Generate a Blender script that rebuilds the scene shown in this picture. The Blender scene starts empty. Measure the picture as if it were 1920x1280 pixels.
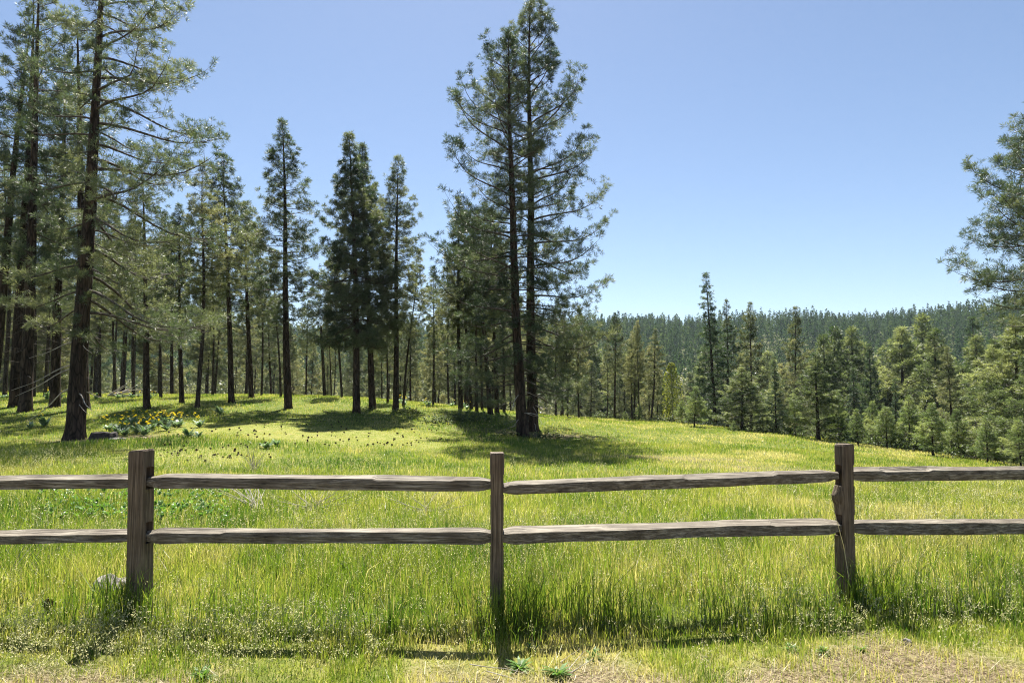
import bpy, math, random
import numpy as np
from mathutils import Vector, Matrix

scene = bpy.context.scene
DENOISE = True
COL = scene.collection
rng = np.random.default_rng(11)
PI = math.pi

# ------------------------------------------------------------------ camera model (used to survey the photograph)
EYE = 1.6
PITCH = math.atan(100.0 / 1280.0)
CP, SP = math.cos(PITCH), math.sin(PITCH)


def at(px, py, depth):
    """world point seen at photo pixel (px,py), `depth` metres ahead"""
    fx, fy = (px - 960) / 1280.0, (640 - py) / 1280.0
    d = np.array([fx, CP - fy * SP, SP + fy * CP])
    return np.array([0, 0, EYE]) + d * (depth / d[1])


# ------------------------------------------------------------------ small helpers
def norm(v):
    return v / (np.linalg.norm(v, axis=-1, keepdims=True) + 1e-12)


def hash2(ix, iy, seed):
    h = (ix.astype(np.int64) * 374761393 + iy.astype(np.int64) * 668265263 + seed * 1442695041) & 0xFFFFFFFF
    h = ((h ^ (h >> 13)) * 1274126177) & 0xFFFFFFFF
    h = h ^ (h >> 16)
    return (h & 0xFFFFFF) / float(0xFFFFFF)


def vnoise(x, y, seed=0):
    x = np.asarray(x, float); y = np.asarray(y, float)
    ix, iy = np.floor(x), np.floor(y)
    fx, fy = x - ix, y - iy
    fx = fx * fx * (3 - 2 * fx); fy = fy * fy * (3 - 2 * fy)
    a = hash2(ix, iy, seed); b = hash2(ix + 1, iy, seed)
    c = hash2(ix, iy + 1, seed); d = hash2(ix + 1, iy + 1, seed)
    return (a * (1 - fx) + b * fx) * (1 - fy) + (c * (1 - fx) + d * fx) * fy


def fnoise(x, y, seed=0, oct=4):
    s, a, t = 0, 1.0, 0
    for i in range(oct):
        s = s + a * vnoise(x * 2 ** i, y * 2 ** i, seed + i * 17); t += a; a *= 0.5
    return s / t


def sstep(a, b, x):
    t = np.clip((x - a) / (b - a), 0, 1)
    return t * t * (3 - 2 * t)


def mesh_np(name, verts, faces, mats, midx=None, attrs=None, smooth=False):
    """verts (N,3); faces: list of int arrays (M,k) ; midx list of material index per array"""
    me = bpy.data.meshes.new(name)
    verts = np.asarray(verts, np.float32)
    me.vertices.add(len(verts)); me.vertices.foreach_set('co', verts.ravel())
    faces = [np.asarray(f, np.int32) for f in faces if len(f)]
    nl = sum(f.size for f in faces); npoly = sum(len(f) for f in faces)
    me.loops.add(nl)
    me.loops.foreach_set('vertex_index', np.concatenate([f.ravel() for f in faces]))
    me.polygons.add(npoly)
    tot = np.concatenate([np.full(len(f), f.shape[1], np.int32) for f in faces])
    start = np.concatenate([[0], np.cumsum(tot)[:-1]]).astype(np.int32)
    me.polygons.foreach_set('loop_start', start)
    try:
        me.polygons.foreach_set('loop_total', tot)
    except Exception:
        pass
    if midx is not None:
        me.polygons.foreach_set('material_index', np.asarray(midx, np.int32))
    if isinstance(smooth, np.ndarray):
        me.polygons.foreach_set('use_smooth', smooth)
    else:
        me.polygons.foreach_set('use_smooth', np.full(npoly, bool(smooth)))
    for m in mats:
        me.materials.append(m)
    for k, v in (attrs or {}).items():
        a = me.attributes.new(k, 'FLOAT', 'POINT'); a.data.foreach_set('value', np.asarray(v, np.float32))
    me.update(calc_edges=True)
    me.validate()
    return me


def tubes(P, R, sides):
    """batch of tubes: P (N,k,3), R (N,k) -> verts, quads"""
    P = np.asarray(P, float); R = np.asarray(R, float)
    N, k, _ = P.shape
    T = norm(np.gradient(P, axis=1))
    ref = np.where(np.abs(T[..., 2:3]) > 0.9, np.array([1., 0, 0]), np.array([0, 0, 1.]))
    U = norm(np.cross(T, ref)); V = np.cross(T, U)
    a = np.arange(sides) / sides * 2 * PI
    ring = P[:, :, None, :] + R[:, :, None, None] * (np.cos(a)[None, None, :, None] * U[:, :, None, :] + np.sin(a)[None, None, :, None] * V[:, :, None, :])
    verts = ring.reshape(-1, 3)
    base = (np.arange(N) * k * sides)[:, None, None] + (np.arange(k - 1) * sides)[None, :, None]
    j = np.arange(sides); j2 = (j + 1) % sides
    q = np.stack([base + j, base + j2, base + sides + j2, base + sides + j], -1).reshape(-1, 4)
    return verts, q


def link(name, data, parent=None, loc=None):
    o = bpy.data.objects.new(name, data); COL.objects.link(o)
    if parent is not None:
        o.parent = parent
    if loc is not None:
        o.location = loc
    return o


def tag(o, label=None, cat=None, group=None, kind=None):
    if label: o['label'] = label
    if cat: o['category'] = cat
    if group: o['group'] = group
    if kind: o['kind'] = kind
    return o


# ------------------------------------------------------------------ materials
def newmat(name):
    m = bpy.data.materials.new(name); m.use_nodes = True
    nt = m.node_tree; nt.nodes.clear()
    out = nt.nodes.new('ShaderNodeOutputMaterial')
    return m, nt, out


def N(nt, typ, **kw):
    n = nt.nodes.new(typ)
    for k, v in kw.items():
        if k.startswith('i_'):
            n.inputs[k[2:].replace('_', ' ')].default_value = v
        else:
            setattr(n, k, v)
    return n


def ramp(nt, stops, fac=None):
    r = nt.nodes.new('ShaderNodeValToRGB')
    e = r.color_ramp.elements
    while len(e) < len(stops):
        e.new(0.5)
    for el, (p, c) in zip(e, stops):
        el.position = p; el.color = (*c, 1)
    if fac is not None:
        nt.links.new(fac, r.inputs[0])
    return r


def mixc(nt, fac, a, b, mode='MIX'):
    m = nt.nodes.new('ShaderNodeMix'); m.data_type = 'RGBA'; m.blend_type = mode
    for s, v in ((m.inputs[0], fac), (m.inputs[6], a), (m.inputs[7], b)):
        if hasattr(v, 'is_linked'):
            nt.links.new(v, s)
        else:
            s.default_value = v if not isinstance(v, tuple) else (*v, 1)
    return m.outputs[2]


def leaf_mat(name, stops, trans=0.35, tboost=(1.6, 1.7, 0.9), rough=0.5, attr='tint', objvar=0.0, spec=0.3):
    m, nt, out = newmat(name)
    a = N(nt, 'ShaderNodeAttribute', attribute_name=attr)
    fac = a.outputs['Fac']
    if objvar:
        oi = N(nt, 'ShaderNodeObjectInfo')
        ma = N(nt, 'ShaderNodeMath', operation='MULTIPLY_ADD'); ma.inputs[1].default_value = objvar; ma.inputs[2].default_value = -objvar / 2
        nt.links.new(oi.outputs['Random'], ma.inputs[0])
        ad = N(nt, 'ShaderNodeMath', operation='ADD', use_clamp=True)
        nt.links.new(fac, ad.inputs[0]); nt.links.new(ma.outputs[0], ad.inputs[1]); fac = ad.outputs[0]
    r = ramp(nt, stops, fac)
    p = N(nt, 'ShaderNodeBsdfPrincipled'); p.inputs['Roughness'].default_value = rough
    p.inputs['Specular IOR Level'].default_value = spec
    nt.links.new(r.outputs[0], p.inputs['Base Color'])
    t = N(nt, 'ShaderNodeBsdfTranslucent')
    tc = mixc(nt, 1.0, r.outputs[0], tboost, 'MULTIPLY')
    nt.links.new(tc, t.inputs['Color'])
    mx = N(nt, 'ShaderNodeMixShader'); mx.inputs[0].default_value = trans
    nt.links.new(p.outputs[0], mx.inputs[1]); nt.links.new(t.outputs[0], mx.inputs[2])
    nt.links.new(mx.outputs[0], out.inputs['Surface'])
    return m


def bark_mat(name, c0, c1, c2, sc=(7, 7, 1.3), bump=0.6, rough=0.9):
    m, nt, out = newmat(name)
    tc = N(nt, 'ShaderNodeTexCoord'); mp = N(nt, 'ShaderNodeMapping'); mp.inputs['Scale'].default_value = sc
    nt.links.new(tc.outputs['Object'], mp.inputs[0])
    n1 = N(nt, 'ShaderNodeTexNoise'); n1.inputs['Scale'].default_value = 1.0; n1.inputs['Detail'].default_value = 6; n1.inputs['Distortion'].default_value = 0.6
    v = N(nt, 'ShaderNodeTexVoronoi', feature='DISTANCE_TO_EDGE'); v.inputs['Scale'].default_value = 1.6
    nt.links.new(mp.outputs[0], n1.inputs['Vector'])
    ds = N(nt, 'ShaderNodeMixRGB', blend_type='ADD'); ds.inputs[0].default_value = 0.35
    nt.links.new(mp.outputs[0], ds.inputs[1]); nt.links.new(n1.outputs['Color'], ds.inputs[2])
    nt.links.new(ds.outputs[0], v.inputs['Vector'])
    r = ramp(nt, [(0.3, c0), (0.5, c1), (0.72, c2)], n1.outputs['Fac'])
    r2 = ramp(nt, [(0.0, (0.25, 0.25, 0.25)), (0.12, (1, 1, 1))], v.outputs['Distance'])
    col = mixc(nt, 1.0, r.outputs[0], r2.outputs[0], 'MULTIPLY')
    p = N(nt, 'ShaderNodeBsdfPrincipled'); p.inputs['Roughness'].default_value = rough; p.inputs['Specular IOR Level'].default_value = 0.15
    nt.links.new(col, p.inputs['Base Color'])
    mu = N(nt, 'ShaderNodeMath', operation='MULTIPLY_ADD'); nt.links.new(v.outputs['Distance'], mu.inputs[0]); mu.inputs[1].default_value = 1.5
    nt.links.new(n1.outputs['Fac'], mu.inputs[2])
    b = N(nt, 'ShaderNodeBump'); b.inputs['Strength'].default_value = bump; b.inputs['Distance'].default_value = 0.06
    nt.links.new(mu.outputs[0], b.inputs['Height']); nt.links.new(b.outputs[0], p.inputs['Normal'])
    nt.links.new(p.outputs[0], out.inputs['Surface'])
    return m


def wood_mat(name, sc, c=((0.05, 0.037, 0.028), (0.15, 0.12, 0.095), (0.36, 0.315, 0.27))):
    """weathered split cedar, grain stretched along one axis"""
    m, nt, out = newmat(name)
    tc = N(nt, 'ShaderNodeTexCoord'); mp = N(nt, 'ShaderNodeMapping'); mp.inputs['Scale'].default_value = sc
    nt.links.new(tc.outputs['Object'], mp.inputs[0])
    n1 = N(nt, 'ShaderNodeTexNoise'); n1.inputs['Scale'].default_value = 1; n1.inputs['Detail'].default_value = 8; n1.inputs['Roughness'].default_value = 0.65
    n2 = N(nt, 'ShaderNodeTexNoise'); n2.inputs['Scale'].default_value = 3.1; n2.inputs['Detail'].default_value = 5
    n3 = N(nt, 'ShaderNodeTexNoise'); n3.inputs['Scale'].default_value = 5.0; n3.inputs['Detail'].default_value = 4
    for n in (n1, n2):
        nt.links.new(mp.outputs[0], n.inputs['Vector'])
    nt.links.new(tc.outputs['Object'], n3.inputs['Vector'])
    r = ramp(nt, [(0.30, c[0]), (0.48, c[1]), (0.68, c[2])], n1.outputs['Fac'])
    crack = ramp(nt, [(0.33, (0.15, 0.13, 0.12)), (0.40, (1, 1, 1))], n2.outputs['Fac'])
    c1 = mixc(nt, 0.8, r.outputs[0], crack.outputs[0], 'MULTIPLY')
    stain = ramp(nt, [(0.35, (0.72, 0.66, 0.6)), (0.65, (1.15, 1.12, 1.05))], n3.outputs['Fac'])
    c2 = mixc(nt, 1.0, c1, stain.outputs[0], 'MULTIPLY')
    p = N(nt, 'ShaderNodeBsdfPrincipled'); p.inputs['Roughness'].default_value = 0.75; p.inputs['Specular IOR Level'].default_value = 0.3
    nt.links.new(c2, p.inputs['Base Color'])
    ad = N(nt, 'ShaderNodeMath', operation='ADD'); nt.links.new(n1.outputs['Fac'], ad.inputs[0]); nt.links.new(crack.outputs[0], ad.inputs[1])
    b = N(nt, 'ShaderNodeBump'); b.inputs['Strength'].default_value = 0.6; b.inputs['Distance'].default_value = 0.008
    nt.links.new(ad.outputs[0], b.inputs['Height']); nt.links.new(b.outputs[0], p.inputs['Normal'])
    nt.links.new(p.outputs[0], out.inputs['Surface'])
    return m


def plain_mat(name, c0, c1, scale=8, rough=0.9, bump=0.4):
    m, nt, out = newmat(name)
    tc = N(nt, 'ShaderNodeTexCoord')
    n1 = N(nt, 'ShaderNodeTexNoise'); n1.inputs['Scale'].default_value = scale; n1.inputs['Detail'].default_value = 6
    nt.links.new(tc.outputs['Object'], n1.inputs['Vector'])
    r = ramp(nt, [(0.35, c0), (0.65, c1)], n1.outputs['Fac'])
    p = N(nt, 'ShaderNodeBsdfPrincipled'); p.inputs['Roughness'].default_value = rough
    nt.links.new(r.outputs[0], p.inputs['Base Color'])
    b = N(nt, 'ShaderNodeBump'); b.inputs['Strength'].default_value = bump; b.inputs['Distance'].default_value = 0.02
    nt.links.new(n1.outputs['Fac'], b.inputs['Height']); nt.links.new(b.outputs[0], p.inputs['Normal'])
    nt.links.new(p.outputs[0], out.inputs['Surface'])
    return m


M_NEEDLE = leaf_mat('pine_needles', [(0.0, (0.026, 0.044, 0.028)), (0.5, (0.072, 0.096, 0.058)), (1.0, (0.185, 0.195, 0.115))], trans=0.42, objvar=0.35, tboost=(1.5, 1.55, 0.9), spec=0.5, rough=0.42)
M_DARKN = leaf_mat('dark_fir_needles', [(0.0, (0.026, 0.050, 0.032)), (0.5, (0.062, 0.095, 0.052)), (1.0, (0.125, 0.152, 0.075))], trans=0.36, objvar=0.25, tboost=(1.4, 1.5, 0.9), spec=0.45, rough=0.45)
M_GROVE = leaf_mat('grove_needles_lit', [(0.0, (0.045, 0.062, 0.036)), (0.5, (0.135, 0.148, 0.082)), (1.0, (0.29, 0.275, 0.165))], trans=0.45, objvar=0.4, tboost=(1.45, 1.5, 0.9), spec=0.45, rough=0.42)  # paler copy of the pine needles: sunlit look of rear foliage put into colour
M_BUSHY = leaf_mat('bushy_pine_needles', [(0.0, (0.042, 0.066, 0.036)), (0.5, (0.115, 0.140, 0.074)), (1.0, (0.26, 0.27, 0.15))], trans=0.45, objvar=0.4, tboost=(1.5, 1.6, 0.85), spec=0.4, rough=0.45)
M_FARF = leaf_mat('far_conifer_needles', [(0.0, (0.018, 0.040, 0.018)), (0.5, (0.048, 0.082, 0.034)), (1.0, (0.11, 0.145, 0.055))], trans=0.3, tboost=(1.4, 1.5, 0.9), spec=0.0, rough=0.9)
M_YOUNG = leaf_mat('young_pine_needles', [(0.0, (0.065, 0.10, 0.048)), (0.5, (0.155, 0.195, 0.09)), (1.0, (0.31, 0.33, 0.17))], trans=0.45, objvar=0.3, tboost=(1.5, 1.6, 0.8), spec=0.45, rough=0.42)
M_BARK = bark_mat('ponderosa_bark', (0.018, 0.012, 0.010), (0.05, 0.034, 0.026), (0.115, 0.078, 0.056))
M_BARKT = bark_mat('thin_bark', (0.022, 0.017, 0.014), (0.055, 0.042, 0.034), (0.11, 0.085, 0.066), sc=(9, 9, 2.0), bump=0.4)
M_LIMB = plain_mat('limb_bark', (0.035, 0.026, 0.020), (0.085, 0.066, 0.050), 14)
M_DEADW = plain_mat('bleached_wood', (0.22, 0.19, 0.16), (0.42, 0.38, 0.33), 10)
M_RAIL = wood_mat('rail_wood', (1.3, 85, 85), ((0.056, 0.049, 0.038), (0.138, 0.121, 0.095), (0.36, 0.335, 0.29)))
M_POST = wood_mat('post_wood', (75, 75, 1.6), ((0.044, 0.034, 0.024), (0.125, 0.096, 0.069), (0.27, 0.22, 0.165)))
M_GRASS = leaf_mat('grass_blades', [(0.0, (0.045, 0.10, 0.016)), (0.30, (0.135, 0.19, 0.032)), (0.60, (0.245, 0.265, 0.065)), (0.82, (0.36, 0.32, 0.16)), (1.0, (0.50, 0.43, 0.31))],
                   trans=0.48, tboost=(1.65, 1.7, 0.8), rough=0.4, spec=0.4)
M_SEED = leaf_mat('seed_heads', [(0.0, (0.30, 0.33, 0.14)), (0.5, (0.50, 0.50, 0.28)), (1.0, (0.65, 0.58, 0.42))], trans=0.4, tboost=(1.2, 1.2, 0.9), rough=0.7, spec=0.08)
M_PETAL = leaf_mat('yellow_petals', [(0.0, (0.72, 0.50, 0.01)), (1.0, (0.88, 0.72, 0.03))], trans=0.3, tboost=(1.1, 1.1, 0.8))
M_SAGE = leaf_mat('sage_leaves', [(0.0, (0.10, 0.17, 0.08)), (1.0, (0.26, 0.34, 0.22))], trans=0.3, tboost=(1.3, 1.4, 0.8), rough=0.45)
M_BROAD = leaf_mat('broad_leaves', [(0.0, (0.05, 0.12, 0.025)), (1.0, (0.15, 0.26, 0.07))], trans=0.35, tboost=(1.5, 1.6, 0.7), rough=0.38)
M_SHRUB = leaf_mat('shrub_leaves', [(0.0, (0.04, 0.065, 0.025)), (1.0, (0.14, 0.165, 0.07))], trans=0.35, tboost=(1.4, 1.5, 0.8), rough=0.55)
M_ASPEN = leaf_mat('spring_leaves', [(0.0, (0.12, 0.15, 0.03)), (1.0, (0.25, 0.26, 0.06))], trans=0.45, tboost=(1.3, 1.3, 0.7))
M_CONE = plain_mat('cone_scales', (0.028, 0.016, 0.010), (0.08, 0.048, 0.03), 60)
M_ROCK = plain_mat('grey_rock', (0.16, 0.14, 0.125), (0.34, 0.31, 0.29), 12)
M_STUMP = plain_mat('charred_stump', (0.015, 0.012, 0.012), (0.05, 0.04, 0.036), 14)


# ------------------------------------------------------------------ terrain
ctrl = []
for (px, py, d) in [(275, 1152, 4.82), (932, 1163, 4.70), (1575, 1126, 5.0), (140, 826, 22), (400, 812, 22), (985, 821, 28), (700, 800, 27),
                    (541, 767, 33), (669, 773, 32), (741, 767, 34), (900, 773, 35), (48, 771, 29), (275, 764, 30), (434, 755, 34),
                    (472, 747, 38), (300, 745, 40), (100, 741, 42), (640, 745, 40), (-200, 752, 34), (860, 765, 37), (812, 760, 40),
                    (1050, 782, 44), (1150, 788, 46), (1220, 787, 46), (1300, 800, 40), (1400, 808, 40), (1532, 827, 34),
                    (1606, 838, 32), (1744, 856, 28), (1844, 868, 26), (1920, 884, 24), (2150, 905, 24)]:
    p = at(px, py, d); ctrl.append(p)
for p in [(-4, 2.5, .03), (0, 2.5, .04), (4, 2.5, .08), (-2.6, 4.0, .04), (0, 3.9, .055), (2.4, 4.0, .10), (0, -4, 0), (-10, 0, 0.1), (10, 0, 0.05), (-6, 9.5, 0.08), (0, 9.5, -0.1), (6, 9.5, -0.05),
          (-13, 13, 0.15), (-5, 15, -0.05), (2, 16, -0.22), (9, 15, -0.4), (16, 14, -0.7), (5, 25, -0.32), (12, 24, -0.62),
          (-25, 12, 0.3), (25, 8, -0.8), (0, -12, 0), (-30, -5, 0.2), (30, -5, -0.6)]:
    ctrl.append(np.array(p, float))
ctrl = np.array(ctrl)


def _tps(r2):
    return r2 * np.log(r2 + 1e-9)


_n = len(ctrl)
_K = _tps(((ctrl[:, None, :2] - ctrl[None, :, :2]) ** 2).sum(-1)) + np.eye(_n) * 6.0
_P = np.c_[np.ones(_n), ctrl[:, :2]]
_A = np.block([[_K, _P], [_P.T, np.zeros((3, 3))]])
_w = np.linalg.solve(_A, np.r_[ctrl[:, 2], 0, 0, 0])


def near_z(x, y):
    r2 = (x[..., None] - ctrl[:, 0]) ** 2 + (y[..., None] - ctrl[:, 1]) ** 2
    return _tps(r2) @ _w[:_n] + _w[_n] + _w[_n + 1] * x + _w[_n + 2] * y


EDGE_PX = np.array([-900, 0, 700, 1000, 1150, 1300, 1532, 1744, 1920, 2300, 3000])
EDGE_D = np.array([44, 45, 46, 47, 47, 42, 36.5, 30.5, 27, 26, 26])


def ground_z(x, y):
    x = np.atleast_1d(np.asarray(x, float)); y = np.atleast_1d(np.asarray(y, float))
    yy = np.maximum(y, 3.0)
    px = 960 + 1280 * x / yy
    E = np.interp(px, EDGE_PX, EDGE_D)
    k = np.minimum(1.0, (E + 1.0) / yy)
    lim = np.minimum(1, 34 / (np.abs(x * k) + 1e-6))
    xn, yn = x * k * np.where(y < 6, lim, 1), np.maximum(y, -10) * k
    z = near_z(xn, yn)
    d = np.maximum(yy - E - 0.5, 0)
    depthv = 11.0
    z = z - depthv * (1 - np.exp(-(d ** 1.35) / (depthv / 0.115)))
    r = np.hypot(x, y)
    side = np.clip((px - 450) / 650, 0, 1)
    side = np.where(y > 0, side, 0)
    amp = np.where(y > 60, 52 + 14 * side, 10)
    t = np.clip((r - 190) / (640 - 190), 0, 1)
    hill = amp * (t * t * (3 - 2 * t)) * sstep(-200, 120, y)
    hill = hill + 5 * (fnoise(x / 90, y / 90, 5, 3) - 0.5) * sstep(120, 300, r)
    z = z + hill
    z = z + 0.05 * (fnoise(x / 1.3, y / 1.3, 3, 3) - 0.5) + 0.10 * (fnoise(x / 6, y / 6, 9, 2) - 0.5) * sstep(8, 16, r)
    return z


def gz(x, y):
    return float(ground_z(x, y)[0])


def ell(x, y, c, rx, ry, soft=0.5, wob=0.5, seed=1):
    r = np.hypot((x - c[0]) / rx, (y - c[1]) / ry) + wob * (fnoise(x / (0.35 * min(rx, ry)), y / (0.35 * min(rx, ry)), seed, 3) - 0.5) * 2
    return 1 - sstep(1 - soft, 1 + soft, r)


def G(px, py, d):
    p = at(px, py, d); return (p[0], p[1])


def masks(x, y):
    """natural ground cover: bare litter, moss / low turf, straw-coloured patches, lush patches (0..1)"""
    x = np.asarray(x, float); y = np.asarray(y, float)
    n = fnoise(x / 0.5, y / 0.5, 21, 4)
    # strip of bare needle litter in front of the fence
    lim = np.interp(x, [-4, -2.6, -1.8, -1.4, -.7, -.1, .5, 1.1, 1.7, 2.2, 2.7, 3.5], [3.95, 4.02, 3.95, 3.68, 3.7, 3.98, 4.0, 3.9, 4.12, 4.28, 3.95, 3.65])
    dirt = 1 - sstep(lim - 0.22, lim + 0.16, y + 0.55 * (n - 0.5))
    dirt = np.maximum(dirt, ell(x, y, G(225, 832, 21.6), 2.3, 0.8, seed=2))
    dirt = np.maximum(dirt, 0.8 * ell(x, y, G(1010, 806, 29), 2.2, 0.8, seed=4, wob=0.8))
    dirt = np.maximum(dirt, 0.6 * ell(x, y, G(1240, 858, 21), 2.5, 0.9, seed=6, wob=0.9))
    dirt = np.maximum(dirt, 0.7 * ell(x, y, G(1430, 856, 18.5), 1.9, 0.7, seed=7, wob=0.9))
    dirt = np.maximum(dirt, 0.55 * ell(x, y, G(930, 828, 26), 1.4, 0.7, seed=14, wob=0.9))
    moss = ell(x, y, G(590, 822, 24), 5.6, 3.6, seed=8, soft=0.35)
    moss = np.maximum(moss, ell(x, y, G(330, 855, 17), 2.6, 1.7, seed=10, wob=0.6))
    moss = np.maximum(moss, ell(x, y, (0.3, 4.12), 2.4, 0.30, seed=11, wob=0.5))
    moss = np.maximum(moss, ell(x, y, (3.0, 4.05), 0.75, 0.4, seed=12, wob=0.5))
    straw = sstep(0.46, 0.70, fnoise(x / 2.2, y / 3.0, 31, 4)) * np.clip(0.35 + 0.08 * x, 0.06, 1.0)
    lush = np.maximum(ell(x, y, G(930, 815, 26), 4.2, 1.7, seed=15), ell(x, y, G(560, 862, 16.5), 4.5, 1.2, seed=16))
    lush = np.maximum(lush, ell(x, y, G(150, 850, 18.5), 5, 2.6, seed=17))
    lush = np.maximum(lush, ell(x, y, G(260, 950, 9.2), 2.4, 1.0, seed=18))
    return np.clip(dirt, 0, 1), np.clip(moss, 0, 1), np.clip(straw, 0, 1), np.clip(lush, 0, 1)


# --- the ground: one sheet out to the horizon
nr, na = 260, 420
rad = 0.4 * (1600 / 0.4) ** (np.linspace(0, 1, nr) ** 1.0)
u = np.linspace(0, 1, na, endpoint=False)
ang = 2 * PI * u + 0.75 * np.sin(2 * PI * u) * -1.0     # denser ahead (angle 0 = +Y)
RR, AA = np.meshgrid(rad, ang, indexing='ij')
X, Y = RR * np.sin(AA), RR * np.cos(AA)
Z = ground_z(X.ravel(), Y.ravel())
gv = np.c_[X.ravel(), Y.ravel(), Z]
i = np.arange(nr - 1)[:, None] * na; j = np.arange(na)[None, :]; j2 = (j + 1) % na
gq = np.stack([i + j, i + na + j, i + na + j2, i + j2], -1).reshape(-1, 4)[:, ::-1]
cidx = len(gv)
gv = np.vstack([gv, [[0, 0, gz(0, 0)]]])
jj = np.arange(na)
gt = np.stack([jj, (jj + 1) % na, np.full(na, cidx)], -1)[:, ::-1]
md, mm, ms, ml = masks(gv[:, 0], gv[:, 1])
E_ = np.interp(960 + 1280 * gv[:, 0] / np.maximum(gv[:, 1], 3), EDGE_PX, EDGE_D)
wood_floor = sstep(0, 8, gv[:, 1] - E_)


def ground_mat():
    m, nt, out = newmat('meadow_soil')
    tc = N(nt, 'ShaderNodeTexCoord')

    def noise(s, d=6, r=0.6):
        n = N(nt, 'ShaderNodeTexNoise'); n.inputs['Scale'].default_value = s; n.inputs['Detail'].default_value = d; n.inputs['Roughness'].default_value = r
        nt.links.new(tc.outputs['Object'], n.inputs['Vector']); return n.outputs['Fac']
    def attr(n):
        return N(nt, 'ShaderNodeAttribute', attribute_name=n).outputs['Fac']
    turf = ramp(nt, [(0.3, (0.045, 0.075, 0.014)), (0.5, (0.10, 0.13, 0.022)), (0.7, (0.19, 0.17, 0.06))], noise(2.2, 8, 0.7))
    litter = ramp(nt, [(0.32, (0.05, 0.036, 0.024)), (0.5, (0.155, 0.115, 0.078)), (0.66, (0.33, 0.265, 0.185))], noise(46, 6, 0.75))
    mossr = ramp(nt, [(0.32, (0.08, 0.12, 0.018)), (0.5, (0.19, 0.205, 0.045)), (0.68, (0.30, 0.25, 0.13))], noise(3.2, 12, 0.82))
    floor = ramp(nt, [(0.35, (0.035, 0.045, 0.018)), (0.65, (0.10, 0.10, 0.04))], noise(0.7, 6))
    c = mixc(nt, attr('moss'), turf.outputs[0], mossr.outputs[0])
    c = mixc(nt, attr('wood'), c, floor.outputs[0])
    c = mixc(nt, attr('dirt'), c, litter.outputs[0])
    p = N(nt, 'ShaderNodeBsdfPrincipled'); p.inputs['Roughness'].default_value = 0.95; p.inputs['Specular IOR Level'].default_value = 0.1
    nt.links.new(c, p.inputs['Base Color'])
    b = N(nt, 'ShaderNodeBump'); b.inputs['Strength'].default_value = 0.8; b.inputs['Distance'].default_value = 0.03
    nt.links.new(noise(30, 6, 0.7), b.inputs['Height']); nt.links.new(b.outputs[0], p.inputs['Normal'])
    nt.links.new(p.outputs[0], out.inputs['Surface'])
    return m


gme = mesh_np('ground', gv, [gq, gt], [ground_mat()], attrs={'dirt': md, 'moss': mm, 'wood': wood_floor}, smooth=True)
tag(link('ground', gme), 'grassy meadow floor with bare litter strip, falling into a wooded valley', 'ground', kind='structure')


# ------------------------------------------------------------------ grass
def blades(n, d0, d1, hfun, w, accept, seed, halfw=0.92, lean=0.35, tintfun=None, levels=3):
    r = np.random.default_rng(seed)
    # uniform over the wedge in front of the viewer
    d = np.sqrt(r.uniform(d0 * d0, d1 * d1, n))
    x = r.uniform(-1, 1, n) * (d * halfw + 0.8)
    y = d
    keep = r.random(n) < accept(x, y)
    x, y = x[keep], y[keep]; n = len(x)
    z = ground_z(x, y) - 0.01
    h = hfun(x, y, r)
    az = r.uniform(0, 2 * PI, n)
    wd = r.uniform(0, 2 * PI, n)
    ln = np.abs(r.normal(0, lean, n)) * h
    L = np.c_[np.cos(az), np.sin(az)] * ln[:, None]
    W = np.c_[np.cos(wd), np.sin(wd)] * (w * r.uniform(0.6, 1.3, n))[:, None] * 0.5
    ts = [0, 0.5, 1.0] if levels == 3 else [0, 1.0]
    V = []
    for k, t in enumerate(ts):
        c = np.c_[x + L[:, 0] * t * t, y + L[:, 1] * t * t, z + h * t * (1 - 0.18 * t * np.minimum(1, ln / h))]
        if k == len(ts) - 1:
            V.append(c)
        else:
            f = (1.0, 0.8)[k]
            V.append(c - np.c_[W * f, np.zeros(n)]); V.append(c + np.c_[W * f, np.zeros(n)])
    m = len(V)
    vv = np.stack(V, 1).reshape(-1, 3)
    b = (np.arange(n) * m)[:, None]
    if levels == 3:
        quads = b + np.array([[0, 1, 3, 2]]); tris = b + np.array([[2, 3, 4]])
    else:
        quads = np.zeros((0, 4), int); tris = b + np.array([[0, 1, 2]])
    tint = tintfun(x, y, r)
    tt = np.repeat(np.clip(tint, 0, 1), m)
    return vv, quads, tris, tt


def grass_tint(x, y, r):
    md, mm, ms, ml = masks(x, y)
    n = fnoise(x / 1.1, y / 1.6, 41, 3)
    n2 = fnoise(x / 0.25, y / 0.25, 43, 2)
    n3 = sstep(.45, .75, fnoise(x / 0.16, y / 0.16, 64, 2)) * (y < 9)
    base = 0.43 + 0.9 * (n - 0.5) + 0.45 * (n2 - 0.5) - .22 * n3 + r.normal(0, 0.14, len(x))
    base = base + 0.36 * ms - 0.22 * ml + 0.12 * mm + 0.20 * md
    dry = r.random(len(x)) < (0.09 + 0.40 * ms + 0.3 * md)
    return np.where(dry, r.uniform(0.75, 1.0, len(x)), base)


def acc_all(x, y):
    md, mm, ms, ml = masks(x, y)
    E = np.interp(960 + 1280 * x / y, EDGE_PX, EDGE_D)
    return np.clip((1 - 0.75 * md) * (1 - 0.1 * mm * (y > 8)) * (0.55 + 0.9 * fnoise(x / 0.35, y / 0.35, 51, 2)) * (y < E + 4), 0, 1)


def h_front(x, y, r):
    return (0.035 + 0.16 * np.maximum(0, fnoise(x / 0.22, y / 0.22, 61, 3) - .36) + 0.04 * sstep(4.1, 4.7, y)) * r.uniform(0.6, 1.3, len(x))


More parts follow.
